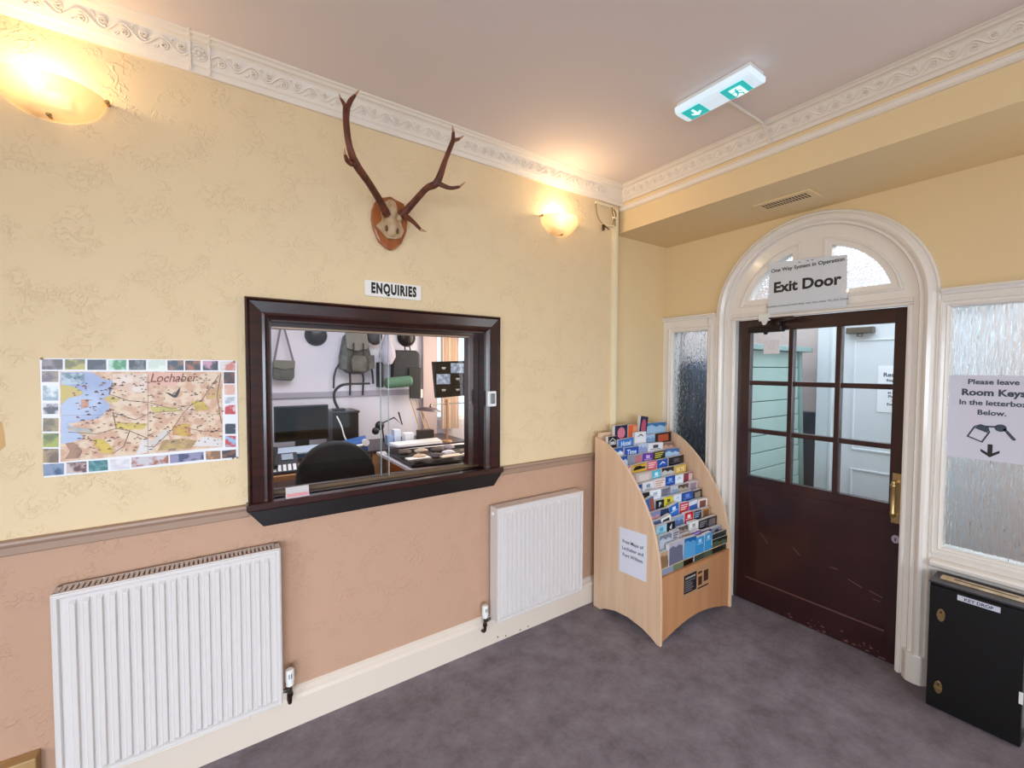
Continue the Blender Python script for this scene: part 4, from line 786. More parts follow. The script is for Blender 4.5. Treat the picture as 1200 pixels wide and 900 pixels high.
def leaflet(x0, x1, zt, zb, Y, ca, cb, style, label, tilt, lean, group, th=.0235):
    w2, h = (x1-x0)/2, zt-zb
    t = thing('leaflet', label, 'leaflet', ((x0+x1)/2, Y, zb+.0005), group)
    base = wloc(t)
    def P(u, v, hh): return Vector((base.x+u, base.y-hh, base.z+v))   # local: u across, v up
    part('paper_stack', MB().box(base.x-w2, base.y, base.z, base.x+w2, base.y+th, base.z+h), M_STACK, t)
    part('cover', MB().prism([(-w2, 0), (w2, 0), (w2, h), (-w2, h)], P, -.0001, .0010), cover(ca), t)
    m = MB(); H0 = .0008; H1 = .0014; vis = min(h, .062); top = h; tx = None
    if style == 'oval': m.prism([(.62*w2*math.cos(a*PI/8), h*.52+h*.36*math.sin(a*PI/8)) for a in range(16)], P, H0, H1)
    elif style == 'half': m.prism([(.05*w2, h*.1), (.9*w2, h*.1), (.9*w2, h*.92), (.05*w2, h*.92)], P, H0, H1)
    elif style == 'landscape': m.prism([(-w2, 0), (w2, 0), (w2, top-vis*.55), (w2*.4, top-vis*.30), (0, top-vis*.48), (-w2*.5, top-vis*.22), (-w2, top-vis*.42)], P, H0, H1)
    elif style == 'house':
        m.sweep([(-w2*.8, top-.055), (w2*.8, top-.055), (w2*.8, top-.03), (0, top-.008), (-w2*.8, top-.03)], True, [(0, H0), (0, H1), (.006, H1), (.006, H0)], P); m.prism([(-w2*.5, top-.05), (w2*.5, top-.05), (w2*.5, top-.034), (-w2*.5, top-.034)], P, H0, H1)
    elif style == 'hill': m.prism([(-w2*.6, top-.034), (-w2*.3, top-.024), (0, top-.013), (w2*.3, top-.020), (w2*.6, top-.034), (w2*.2, top-.027), (0, top-.022), (-w2*.25, top-.030)], P, H0, H1)
    elif style == 'box': m.prism([(-w2*.65, top-vis), (w2*.65, top-vis), (w2*.65, top-.012), (-w2*.65, top-.012)], P, H0, H1)
    elif style == 'smallbox': m.prism([(-w2*.35, top-.036), (w2*.35, top-.036), (w2*.35, top-.014), (-w2*.35, top-.014)], P, H0, H1); m.prism([(-w2*.7, top-.045), (w2*.7, top-.045), (w2*.7, top-.041), (-w2*.7, top-.041)], P, H0, H1)
    elif style == 'stripes':
        for k_ in range(3): m.prism([(-w2*.75, top-.017-.014*k_), (w2*(.8-.25*k_), top-.017-.014*k_), (w2*(.8-.25*k_), top-.010-.014*k_), (-w2*.75, top-.010-.014*k_)], P, H0, H1)
    elif style == 'lower': m.prism([(-w2, 0), (w2, 0), (w2, top-.026), (-w2, top-.026)], P, H0, H1)
    elif style == 'car':
        m.prism([(-w2*.8, top-.036), (w2*.85, top-.036), (w2*.85, top-.024), (w2*.4, top-.022), (w2*.2, top-.012), (-w2*.5, top-.012), (-w2*.75, top-.022)], P, H0, H1); m.prism([(-w2*.8, top-.006), (w2*.8, top-.006), (w2*.8, top-.003), (-w2*.8, top-.003)], P, H0, H1)
    elif style.startswith('t:'): tx = style[2:]
    if m.v: part('cover_print', m, cover(cb), t)
    if tx:
        sz = min(.046, (x1-x0)*(.40 if len(tx) > 1 else .5)); text(t, tx, (base.x, base.y-.0015, base.z+top-.010-sz*.78), sz, 'A', cover(cb), bold=.0008)
    t.rotation_euler = (lean, tilt, rnd.uniform(-.05, .05)); return t
for r, row in enumerate(ROWS):
    Y = 2.0-r*.0345; zs_ = 1.105-.0515*r
    for i, (x0, x1, zt, ca, cb, st_, desc) in enumerate(row):
        lab = '%s, %s from the left in the %s tier of the rack' % (desc, ORD[i+1], ORD[r+1] if r else 'top')
        if len(lab.split()) > 16: lab = '%s in the %s tier of the rack' % (desc, ORD[r+1] if r else 'top')
        tl = rnd.uniform(-.035, .035)
        if 'tilted' in desc: tl = -.18 if 'blue' in desc or 'white' in desc else .16
        x0, x1 = max(x0, 2.108), min(x1, 2.826)
        leaflet(x0+.001, x1-.001, max(zt, zs_+.05), zs_, Y-.004, ca, cb, st_, lab, tl if (x0 > 2.12 and x1 < 2.81) else 0, rnd.uniform(-.010, .028), 'leaflets in the rack')
for i, (x0, x1, zt, ca, cb, desc) in enumerate([(2.108, 2.240, .470, '#16181c', '#8a93a8', 'dark leaflet with a pale blue diagonal'), (2.243, 2.345, .462, '#3a4034', '#6d7a5c', 'mossy green leaflet'), (2.462, 2.560, .468, '#1c1f1e', '#3c4438', 'near black woodland leaflet'), (2.563, 2.655, .452, '#232823', '#4e5a48', 'dark heath photo leaflet'), (2.658, 2.822, .520, '#33392f', '#1a1c1a', 'dark olive hillside leaflet')]):
    leaflet(x0, x1, zt, .385, 1.5535, ca, cb, 'landscape', desc+' standing behind the front panel of the rack', 0, 0, 'leaflets in the rack', .008)

# ---------------------------------------------------------------- ceiling exit light, vent, corner fitting
E_ = thing('emergency_exit_light', 'lit emergency exit light with green arrow and running figure signs on the ceiling', 'exit light', (1.83, 1.09, 2.83))
part('light_base', MB().box(1.785, .925, 2.800, 1.895, 1.262, 2.829), M_WHITEP, E_, bev=.004)
prof = [(1.765, 2.800), (1.765, 2.782), (1.772, 2.772), (1.795, 2.766), (1.862, 2.766), (1.885, 2.774), (1.890, 2.786), (1.890, 2.800)]
part('diffuser', MB().prism(prof, lambda u, v, h: Vector((u, h, v)), .914, 1.258), mat('lit_diffuser', '#dfeff2', .3, emis=('#d4eaff', .5)), E_, bev=.004)
gm = mat('lit_green_sign', '#19a89c', .3, emis=('#10bcc0', .6)); wm = mat('lit_white_symbol', '#e8f6f4', .3, emis=('#e0fbff', .8))
PD = lambda u, v, h: Vector((u, v, 2.766-h))
g1 = part('arrow_sign', MB().add([PD(1.778, 1.232, .0), PD(1.866, 1.232, .002), PD(1.866, 1.142, .002), PD(1.778, 1.142, .0), Vector((1.8915, 1.232, 2.782)), Vector((1.8915, 1.142, 2.782))], [(0, 1, 2, 3), (1, 4, 5, 2)]), gm, E_)
g2 = part('running_figure_sign', MB().add([PD(1.778, 1.050, .0), PD(1.866, 1.050, .002), PD(1.866, .952, .002), PD(1.778, .952, .0), Vector((1.8915, 1.050, 2.782)), Vector((1.8915, .952, 2.782))], [(0, 1, 2, 3), (1, 4, 5, 2)]), gm, E_)
b = MB(); b.prism([(1.795, 1.192), (1.795, 1.182), (1.832, 1.182), (1.822, 1.166), (1.834, 1.166), (1.852, 1.187), (1.834, 1.208), (1.822, 1.208), (1.832, 1.192)], PD, .0018, .0032); part('arrow_symbol', b, wm, g1)
b = MB(); b.box(1.800, .975, 2.7625, 1.870, 1.022, 2.7642); part('doorway_symbol', b, wm, g2)
b = MB()
fig = lambda pts, w_: b.sweep(pts, False, [(-w_, .0035), (-w_, .0045), (w_, .0045), (w_, .0035)], PD)
fig([(1.818, 1.000), (1.842, 1.004)], .005); fig([(1.842, 1.004), (1.852, .988), (1.866, .990)], .0025); fig([(1.842, 1.004), (1.856, 1.012), (1.862, 1.024)], .0025); fig([(1.820, 1.000), (1.832, .984)], .002); fig([(1.820, 1.002), (1.828, 1.020)], .002)
b.prism([(1.810+.005*math.cos(a*PI/4), .998+.005*math.sin(a*PI/4)) for a in range(8)], PD, .0035, .0045); part('figure_symbol', b, gm, g2)
b = MB(); b.tube([(1.89, 1.115, 2.826), (2.265, 1.112, 2.826), (2.285, 1.112, 2.812), (2.352, 1.112, 2.752)], .0065, 8); solo('light_conduit', b, M_CORN, 'thin cream cable conduit from the exit light to the cornice', 'conduit', smooth=True)
V = thing('ceiling_vent', 'cream slotted air vent in the underside of the dropped beam', 'vent', (2.69, 1.17, 2.55))
b = MB(); b.box(2.600, 1.025, 2.543, 2.782, 1.315, 2.5505); part('vent_plate', b, M_SM, V, bev=.002)
for x in (2.628, 2.672):
    for i in range(15):
        y = 1.055+i*.0155; part('slot', MB().box(x, y, 2.5420, x+.034, y+.0075, 2.5435), mat('vent_dark', '#54403a', .8), V)
F = thing('corner_sensor', 'small wall bracket with looped cable and sensor high in the corner by the cornice', 'sensor', (2.20, YA-.02, 2.53))
b = MB(); b.box(2.115, YA-.014, 2.700, 2.285, YA-.0005, 2.714); part('trunking', b, M_CREAM, F, bev=.002)
b = MB(); b.smooth = True; q, r = cr([(2.12, YA-.01, 2.700), (2.118, YA-.016, 2.65), (2.135, YA-.02, 2.60), (2.165, YA-.03, 2.565)], [.0025]*4); b.tube(q, r, 6)
part('cable', b, mat('brown_cable', '#7a5a3a', .5), F); b = MB(); b.smooth = True
q, r = cr([(2.262, YA-.02, 2.70), (2.255, YA-.03, 2.66), (2.268, YA-.03, 2.63), (2.26, YA-.03, 2.58)], [.004]*4); b.tube(q, r, 6)
part('cable', b, mat('brown_cable', '#7a5a3a', .5), F); b = MB(); b.smooth = True
q, r = cr([(2.278, YA-.02, 2.69), (2.286, YA-.035, 2.65), (2.276, YA-.035, 2.61), (2.284, YA-.03, 2.575)], [.004]*4); b.tube(q, r, 6)
part('cable', b, mat('brown_cable', '#7a5a3a', .5), F)
b = MB(); b.box(2.165, YA-.036, 2.562, 2.270, YA-.024, 2.570); b.box(2.262, YA-.040, 2.62, 2.292, YA-.020, 2.634); part('bracket_arm', b, M_CREAM, F, bev=.002)
b = MB(); b.smooth = True; b.lathe([(0, -.026), (.007, -.024), (.010, -.012), (.011, .010), (.007, .016), (0, .016)], (2.168, YA-.032, 2.548), n=12); b.cyl((2.18, YA-.032, 2.556), (2.225, YA-.032, 2.540), .004, .003, 8); part('sensor_head', b, mat('dark_bronze', '#3c2a20', .4, .6), F)

# ---------------------------------------------------------------- vestibule behind the exit door
M_VW = mat('vestibule_white', '#d5d9de', .5); M_VB = mat('vestibule_beige', '#d6c7c2', .6)
solo('wall_vestibule', MB().box(3.05, 2.16, 0, 4.5, 2.26, 2.6).box(3.05, -1.2, 0, 4.5, -1.1, 2.6), M_VB, 'pale side walls of the vestibule beyond the exit door', 'wall', kind='structure')
solo('wall_vestibule_back', MB().box(4.42, -1.2, 0, 4.52, 2.26, 2.6), M_VB, 'pale back wall of the vestibule beyond the exit door', 'wall', kind='structure')
solo('ceiling_vestibule', MB().box(3.06, -1.2, 2.6, 4.5, 2.26, 2.7), M_VW, 'white ceiling of the vestibule', 'ceiling', kind='structure')
solo('floor_vestibule', MB().box(3.06, -1.2, -.05, 4.5, 2.26, -.001), mat('vestibule_floor', '#8b6a5c', .5), 'brown floor of the vestibule', 'floor', kind='structure')
s = thing('boarded_screen', 'pale green horizontally boarded screen with a top ledge beyond the exit door', 'screen', (3.72, 1.70, 0))
M_GRN = mat('pale_green_boards', '#a9c2bb', .5)
for i in range(13):
    z = .02+i*.133; part('board', MB().box(3.12, 1.672, z, 4.10+.14*(1-z/1.75), 1.70, min(z+.127, 1.745)), M_GRN, s, bev=.004)
b = MB(); b.box(3.10, 1.70, .0, 4.20, 1.712, 1.745); part('backing', b, mat('green_gap', '#5f7a74', .7), s)
b = MB(); b.add([(4.10, 1.655, 1.745), (4.15, 1.655, 1.745), (4.15, 1.715, 1.745), (4.10, 1.715, 1.745), (4.26, 1.655, 0), (4.31, 1.655, 0), (4.31, 1.715, 0), (4.26, 1.715, 0)], [(0, 1, 2, 3), (7, 6, 5, 4), (0, 4, 5, 1), (1, 5, 6, 2), (2, 6, 7, 3), (3, 7, 4, 0)]); part('end_post', b, mat('green_post', '#8fa9a4', .5), s)
part('top_ledge', MB().box(3.08, 1.60, 1.745, 4.22, 1.74, 1.785), mat('green_ledge', '#93aaa6', .5), s, bev=.004)
solo('dark_bin', MB().box(4.325, 1.58, 0, 4.415, 1.74, 1.22), mat('dark_grey_cabinet', '#4b5058', .5), 'narrow dark grey cabinet beside the boarded screen beyond the door', 'cabinet', bev=.006)
solo('slate_backdrop', MB().prism([(3.13, .0), (3.80, .0), (3.80, 1.60), (3.72, 1.66), (3.19, 1.66), (3.13, 1.58)], lambda u, v, h: Vector((u, 2.155-h, v)), 0, .12), mat('dark_slate_backdrop', '#4d6078', .8), 'added dark slate upright cupboard seen dimly through the pebbled glass', 'backdrop', bev=.02)  # added slab that darkens the middle of the sidelight glass
d2 = thing('door_2', 'white panelled inner door beyond the exit door with closer and notice', 'door', (4.26, .98, 0), kind='structure')
dy0, dy1 = .56, 1.395
part('door_leaf', MB().box(4.26, dy0, .01, 4.30, dy1, 2.05), M_VW, d2)
for (a, c, e_, f_) in ((dy1-.36, dy1-.07, .95, 1.84), (dy0+.07, dy1-.44, .95, 1.84), (dy1-.36, dy1-.07, .2, .80), (dy0+.07, dy1-.44, .2, .80)):
    part('door_panel_moulding', MB().sweep(rect(a, e_, c, f_), True, [(0, 0), (.002, .008), (.012, .008), (.018, -.004), (.02, 0)], PB(4.26)), M_VW, d2)
part('closer_box', MB().box(4.20, 1.19, 1.885, 4.259, 1.365, 1.935).cyl((4.23, 1.28, 1.885), (4.23, 1.28, 1.86), .02), M_METAL, d2, bev=.004)
b = MB(); b.box(4.20, 1.405, 0, 4.30, 1.56, 2.10); b.box(4.20, .45, 2.06, 4.30, 1.56, 2.2); b.sweep([(1.45, 0), (1.45, 2.1)], False, [(-.012, 0), (-.01, .01), (.01, .01), (.012, 0)], PB(4.20))
part('door_casing', b, M_VW, d2, bev=.004)
b = MB(); b.box(4.19, 1.398, 1.58, 4.20, 1.408, 1.72); b.box(4.19, 1.398, 1.22, 4.20, 1.408, 1.36); part('hinge', b, M_METAL, d2)
n = thing('inner_door_notice', 'white notice with dark blue lettering on the white inner door', 'notice', (4.258, 1.06, 1.27))
part('paper_sheet', MB().box(4.2565, .92, 1.27, 4.2585, 1.165, 1.63), mat('notice_paper', '#eef0f6', .5), n)
for s_, z, sz in (('Residents', 1.545, .045), ('Ring at entry', 1.508, .026), ('or call', 1.455, .026), ('at all times', 1.415, .026), ('Please use', 1.385, .026), ('Street', 1.355, .026), ('Evening call', 1.325, .026), ('door', 1.295, .026)):
    text(n, s_, (4.2555, 1.045, z), sz, 'B', mat('navy_ink', '#27304a', .5), bold=.0006)

# ---------------------------------------------------------------- office behind the hatch
OB, OX0, OX1 = 4.9, -.5, 2.98
M_OW = mat('office_wall_paint', '#d9d2da', .6)
b = MB(); b.box(OX0, OB, 0, 2.24, OB+.1, 2.6); b.box(2.24, OB, 0, 2.86, OB+.1, .95); b.box(2.24, OB, 2.25, 2.86, OB+.1, 2.6); b.box(2.86, OB, 0, OX1+.1, OB+.1, 2.6)
solo('wall_office_back', b, M_OW, 'pale office back wall seen through the hatch', 'wall', kind='structure')
solo('wall_office_side', MB().box(OX1, 2.27, 0, OX1+.1, OB, 2.6).box(OX0-.1, 2.27, 0, OX0, OB, 2.6), M_OW, 'side walls of the office behind the hatch', 'wall', kind='structure')
solo('ceiling_office', MB().box(OX0, 2.25, 2.6, OX1, OB+.1, 2.7), M_OW, 'ceiling of the office behind the hatch', 'ceiling', kind='structure')
solo('floor_office', MB().box(OX0, 2.31, -.05, OX1, OB, -.001), mat('office_floor', '#7a5a48', .6), 'brown floor of the office behind the hatch', 'floor', kind='structure')
solo('trim_6', MB().box(OX0, OB-.022, 1.285, 2.04, OB, 1.345), mat('office_rail_paint', '#a39ba6', .5), 'grey mauve rail along the office back wall', 'rail', kind='structure', bev=.006)
solo('trim_7', MB().box(2.05, OB-.05, 0, 2.235, OB, 2.6), mat('office_casing', '#b8a3a2', .5), 'mauve upright casing beside the office window', 'casing', kind='structure', bev=.008)
w5 = thing('window_5', 'bright office window with white frame behind the hatch', 'window', (2.55, OB+.05, .95), kind='structure')
b = MB(); b.box(2.24, OB+.03, .95, 2.27, OB+.08, 2.25); b.box(2.83, OB+.03, .95, 2.86, OB+.08, 2.25); b.box(2.27, OB+.03, .95, 2.83, OB+.08, .99); b.box(2.27, OB+.03, 1.58, 2.83, OB+.08, 1.62); b.box(2.27, OB+.03, 2.21, 2.83, OB+.08, 2.25)
part('window_frame', b, M_WHITEP, w5); part('pane', MB().box(2.26, OB+.052, .96, 2.84, OB+.055, 2.24), M_PANE, w5)
def curtain(name, x0, x1, y, z0, z1, m, label):
    b = MB(); b.smooth = True; n_ = 36; vs = []; fs = []
    for i in range(n_+1):
        x = x0+(x1-x0)*i/n_; yy = y+.018*math.sin(i*1.35)
        vs += [(x, yy, z0), (x, yy, z1), (x, yy+.003, z0), (x, yy+.003, z1)]
    for i in range(n_):
        a = i*4; fs += [(a, a+4, a+5, a+1), (a+2, a+3, a+7, a+6)]
    b.add(vs, fs); solo(name, b, m, label, 'curtain')
curtain('curtain', 2.27, 2.50, OB-.08, .85, 2.4, mat('peach_curtain', '#e0cab8', .8), 'peach curtain at the office window')
# desks
t = thing('office_desk', 'long wooden office desk along the back wall behind the hatch', 'desk', (1.0, 4.5, 0))
M_DSK = mat('pale_oak_desk', '#b98a60', .45, col2='#a87a50', cscale=14, stretch=(.2, 1, 1)); M_DKD = mat('dark_desk_top', '#3a3038', .4)
part('desktop', MB().box(-.3, 4.18, .77, 2.3, 4.86, .80), M_DKD, t, bev=.003)
for x in (-.28, 1.25, 2.20): part('leg', MB().box(x, 4.19, 0, x+.07, 4.26, .77), M_DSK, t, bev=.003)
part('drawer_front', MB().box(1.33, 4.20, .55, 2.19, 4.22, .76), mat('orange_wood', '#b0682c', .4), t, bev=.004)
t2 = thing('side_table', 'white topped side table near the right end of the hatch window', 'table', (1.85, 3.6, 0))
part('table_top', MB().box(1.27, 3.20, .765, 2.75, 4.14, .792), mat('pale_table_top', '#d9cfd0', .4), t2, bev=.003)
for x, y in ((1.30, 3.24), (2.68, 3.24), (1.30, 4.06), (2.68, 4.06)): part('leg', MB().box(x, y, 0, x+.04, y+.04, .765), M_METAL, t2)
tr = thing('clutter_tray', 'shallow dark tray full of odds and ends on the side table', 'tray', (1.62, 3.62, .792))
b = MB(); b.add([(1.32, 3.96, .793), (1.30, 3.30, .793), (2.0, 3.22, .793), (2.1, 3.86, .793), (1.30, 3.98, .825), (1.28, 3.28, .825), (2.02, 3.20, .825), (2.12, 3.88, .825)], [(0, 1, 2, 3), (0, 1, 5, 4), (1, 2, 6, 5), (2, 3, 7, 6), (3, 0, 4, 7)]); part('tray_body', b, M_BLACKP, tr)
rnd = random.Random(5)
junk = [('#5a4a42', 'crumpled brown pouch', 'pouch'), ('#b7a08c', 'tan leather wallet', 'wallet'), ('#4a3a3a', 'dark brown glove', 'glove'), ('#8d8288', 'grey woollen hat', 'hat'), ('#c9a98c', 'beige cloth bundle', 'cloth'), ('#55474a', 'folded dark scarf', 'scarf'), ('#d8d0d2', 'white cloth', 'cloth'), ('#7a6658', 'brown case', 'case')]
for i, (c_, l_, k_) in enumerate(junk):
    x, y = 1.42+.145*(i % 4)+.03*(i//4), 3.78-.24*(i//4)-.03*(i % 3); b = MB(); b.smooth = True; b.blob((x, y, .832), (.062, .06, .026), 12, 8, .22, i)
    solo(k_, b, mat('junk_%d' % i, c_, .8, bump=.6, bscale=40), l_+' lying in the clutter tray behind the hatch', k_)
b = MB(); b.smooth = True; b.blob((2.22, 3.90, .835), (.10, .08, .042), 12, 8, .2, 9); solo('red_cloth', b, mat('red_cloth', '#c8323c', .8), 'crumpled red cloth at right end of the side table', 'cloth')
b = MB(); b.add([(1.45, 4.33, .803), (1.50, 4.20, .803), (1.98, 4.17, .803), (1.98, 4.30, .803), (1.45, 4.34, .835), (1.50, 4.20, .820), (1.98, 4.18, .828), (1.98, 4.31, .845)], [(3, 2, 1, 0), (4, 5, 6, 7), (0, 1, 5, 4), (1, 2, 6, 5), (2, 3, 7, 6), (3, 0, 4, 7)])
solo('paper_pile', b, M_PAPER, 'bright white pile of papers on the desk below the desk lamp', 'papers')
for i, (x, y, c_) in enumerate(((1.32, 3.42, '#e6dfd8'), (1.60, 3.36, '#d3c0a8'), (1.82, 3.34, '#efeae6'))): solo('envelope', MB().box(x, y, .826, x+.20, y+.10, .836), mat('env%d' % i, c_, .6), ('white envelope', 'tan envelope', 'pale card')[i]+' at the front edge of the clutter tray', 'envelope')
# black office chair
t = thing('office_chair', 'black rounded back office chair just behind the hatch', 'chair', (.62, 2.95, 0))
M_BF = mat('black_fabric', '#08080a', .75, bump=.2, bscale=200)
b = MB(); pts = []
for i in range(17):
    a = PI*i/16; pts.append((.625+.235*math.cos(a)*(1.0 if math.sin(a) < .6 else 1), .88+.25*math.sin(a)**.8))
pts = [(.86, .70)]+pts+[(.39, .70)]
b.prism(pts, lambda u, v, h: Vector((u, 2.90+.06*((u-.625)/.235)**2*-1+h, v)), -.03, .05); part('backrest', b, M_BF, t, bev=.02, segs=3)
part('seat', MB().box(.38, 2.92, .44, .87, 3.38, .52), M_BF, t, bev=.03, segs=3)
part('back_bar', MB().box(.59, 2.96, .36, .66, 2.99, .80), M_BLACKP, t, bev=.005)
part('gas_lift', MB().cyl((.625, 3.15, .08), (.625, 3.15, .44), .03), M_METAL, t)
for i in range(5):
    a = i*2*PI/5; part('leg', MB().tube([(.625, 3.15, .10), (.625+.28*math.cos(a), 3.15+.28*math.sin(a), .06)], [.025, .018], 8).blob((.625+.28*math.cos(a), 3.15+.28*math.sin(a), .028), (.028, .028, .028), 8, 6), M_BLACKP, t)
# monitor, tower, gooseneck lamp
t = thing('computer_monitor', 'black computer monitor at the left end of the office desk', 'monitor', (.67, 4.52, .80))
part('screen_case', MB().box(.445, 4.49, .905, .915, 4.52, 1.24), M_BLACKP, t, bev=.006)
part('screen_surface', MB().box(.458, 4.486, .920, .902, 4.489, 1.226), M_BLACKG, t); part('stand', MB().box(.62, 4.49, .80, .74, 4.53, .91).box(.56, 4.44, .80, .80, 4.60, .812), M_BLACKP, t)
t = thing('computer_tower', 'black computer tower standing on the desk right of the monitor', 'computer', (1.08, 4.6, .80))
part('tower_case', MB().box(.955, 4.50, .80, 1.205, 4.80, 1.14), M_BLACKP, t, bev=.006)
part('tower_lid', MB().box(.945, 4.49, 1.14, 1.215, 4.81, 1.165), mat('dark_grey_plastic', '#2a2a30', .35), t, bev=.006)
b = MB(); b.smooth = True; q, r = cr([(.99, 4.49, 1.12), (1.03, 4.475, 1.02), (1.06, 4.46, .90), (1.12, 4.45, .82)], [.007]*4); b.tube(q, r, 6); part('white_cable', b, M_WHITEP, t)
t = thing('gooseneck_lamp', 'black gooseneck lamp arching above the computer tower', 'desk lamp', (1.03, 4.60, 1.165))
b = MB(); b.smooth = True; q, r = cr([(1.03, 4.6, 1.185), (.995, 4.6, 1.27), (1.0, 4.6, 1.36), (1.06, 4.58, 1.42), (1.15, 4.55, 1.435)], [.014, .014, .014, .015, .012]); b.tube(q, r, 8); part('neck', b, M_BLACKP, t)
part('lamp_head', MB().box(1.13, 4.51, 1.425, 1.33, 4.57, 1.445), M_BLACKP, t, bev=.008); part('lamp_base', MB().box(.98, 4.55, 1.165, 1.09, 4.66, 1.185), M_BLACKP, t, bev=.004)
# papers and devices on the desk
b = MB(); b.box(.42, 4.22, .80, .78, 4.42, .835); solo('blue_folder', b, mat('blue_folder', '#3a7fb8', .5), 'blue folder under white papers left on the office desk', 'folder')
b = MB(); b.add([(.40, 4.20, .836), (.75, 4.19, .836), (.93, 4.42, .836), (.42, 4.46, .836), (.40, 4.20, .846), (.75, 4.19, .85), (.93, 4.42, .87), (.42, 4.46, .86)], [(3, 2, 1, 0), (4, 5, 6, 7), (0, 1, 5, 4), (1, 2, 6, 5), (2, 3, 7, 6), (3, 0, 4, 7)]); solo('paper_sheets', b, mat('pale_blue_paper', '#c3d2e6', .5), 'loose pale blue papers in front of the computer monitor', 'papers')
t = thing('blue_label_printer', 'blue and white label printer on the desk below the computer tower', 'printer', (1.08, 4.3, .80))
part('printer_body', MB().add([(.93, 4.22, .80), (1.22, 4.22, .80), (1.25, 4.38, .80), (.96, 4.38, .80), (.95, 4.23, .86), (1.21, 4.23, .90), (1.23, 4.36, .93), (.98, 4.36, .89)], [(3, 2, 1, 0), (4, 5, 6, 7), (0, 1, 5, 4), (1, 2, 6, 5), (2, 3, 7, 6), (3, 0, 4, 7)]), mat('blue_plastic', '#3f66a8', .4), t, bev=.006)
part('printer_roll', MB().cyl((1.19, 4.19, .88), (1.19, 4.24, .88), .032).cyl((1.0, 4.20, .845), (1.16, 4.20, .860), .014), M_WHITEP, t)
t = thing('desk_telephone', 'grey desk telephone with white key strip at lower left of hatch window', 'telephone', (.40, 3.7, .78))
part('phone_base', MB().add([(.33, 3.60, .80), (.52, 3.60, .80), (.54, 3.85, .80), (.35, 3.85, .80), (.33, 3.60, .825), (.52, 3.60, .825), (.54, 3.85, .92), (.35, 3.85, .92)], [(3, 2, 1, 0), (4, 5, 6, 7), (0, 1, 5, 4), (1, 2, 6, 5), (2, 3, 7, 6), (3, 0, 4, 7)]), mat('phone_grey', '#33343c', .4), t, bev=.006)
b = MB()
for i in range(5): b.add([(.345+i*.034, 3.605, .828), (.367+i*.034, 3.605, .828), (.367+i*.034+.006, 3.68, .860), (.345+i*.034+.006, 3.68, .860)], [(0, 1, 2, 3)])
part('key_strip', b, M_PAPER, t)
part('display', MB().add([(.42, 3.74, .884), (.50, 3.74, .884), (.505, 3.82, .914), (.425, 3.82, .914)], [(0, 1, 2, 3)]), mat('phone_display', '#9aa6b4', .3), t)
b = MB(); b.smooth = True; q, r = cr([(.36, 3.62, .86), (.375, 3.74, .925), (.385, 3.85, .955)], [.022, .016, .022]); b.tube(q, r, 8); part('handset', b, M_BLACKP, t)
solo('phone_shelf', MB().box(-.1, 3.55, .765, .66, 3.95, .80), M_DSK, 'wooden shelf carrying the telephone at left behind the hatch', 'shelf')
part('leg', MB().box(.0, 3.7, 0, .05, 3.75, .765).box(.55, 3.7, 0, .60, 3.75, .765), M_DSK, bpy.data.objects['phone_shelf'])
for (x, y, sx, sz, c_, l_) in ((1.46, 4.38, .06, .10, '#9db4e0', 'small pale blue box on the office desk'), (1.54, 4.40, .07, .15, '#dfe6f4', 'tall white box on the office desk'), (1.64, 4.36, .10, .11, '#e9eaf0', 'white box near the middle of the office desk'), (1.79, 4.34, .17, .13, '#2a2428', 'dark brown box right of the white boxes')):
    solo('small_box', MB().box(x, y, .80, x+sx, y+.09, .80+sz), mat('box_'+c_.strip('#'), c_, .5), l_, 'box', 'boxes on the office desk', bev=.003)
t = thing('desk_magnifier', 'black jointed clamp arm behind the white boxes on the desk', 'clamp arm', (1.55, 4.6, .80))
b = MB(); b.smooth = True; b.tube([(1.50, 4.62, .80), (1.48, 4.62, 1.0), (1.60, 4.58, 1.06), (1.68, 4.55, .98), (1.64, 4.55, 1.12)], .009, 6); b.blob((1.45, 4.6, .98), (.05, .04, .05)); b.blob((1.40, 4.58, .93), (.04, .03, .04)); part('arm', b, M_BLACKP, t)
for i, (a_, c_) in enumerate((((1.95, 4.62, .80), (1.86, 4.80, 1.26)), ((2.00, 4.60, .80), (1.95, 4.82, 1.22)), ((2.05, 4.55, .80), (2.02, 4.84, 1.12)))):
    solo('wooden_rod', MB().cyl(a_, c_, .008, .006, 8), mat('rod_wood', '#b98c5c', .5), ('long', 'medium', 'short')[i]+' thin wooden rod leaning on the office back wall', 'rod')
# desk lamp with long arm
t = thing('desk_lamp', 'grey disc shaped desk lamp on a long horizontal arm behind the hatch', 'desk lamp', (2.07, 4.25, .80))
b = MB(); b.smooth = True; b.lathe([(0, .034), (.056, .030), (.115, .010), (.132, -.004), (.12, -.006), (0, .004)], (1.80, 4.12, 1.165), (.12, .0, 1), 20); part('lamp_shade', b, mat('lamp_grey', '#5a4a50', .35, .4), t)
b = MB(); b.cyl((1.82, 4.12, 1.20), (1.84, 4.14, 1.222), .012); b.tube([(1.84, 4.14, 1.222), (2.07, 4.25, 1.215), (2.30, 4.27, 1.21)], .0065, 8); part('lamp_arm', b, M_METAL, t)
b = MB(); b.cyl((2.07, 4.25, .80), (2.07, 4.25, 1.25), .011); b.cyl((2.07, 4.25, 1.20), (2.07, 4.25, 1.26), .020); b.lathe([(0, .02), (.05, .016), (.058, 0), (0, 0)], (2.07, 4.25, .80)); part('lamp_post', b, mat('pale_wood_post', '#b0835c', .4), t)
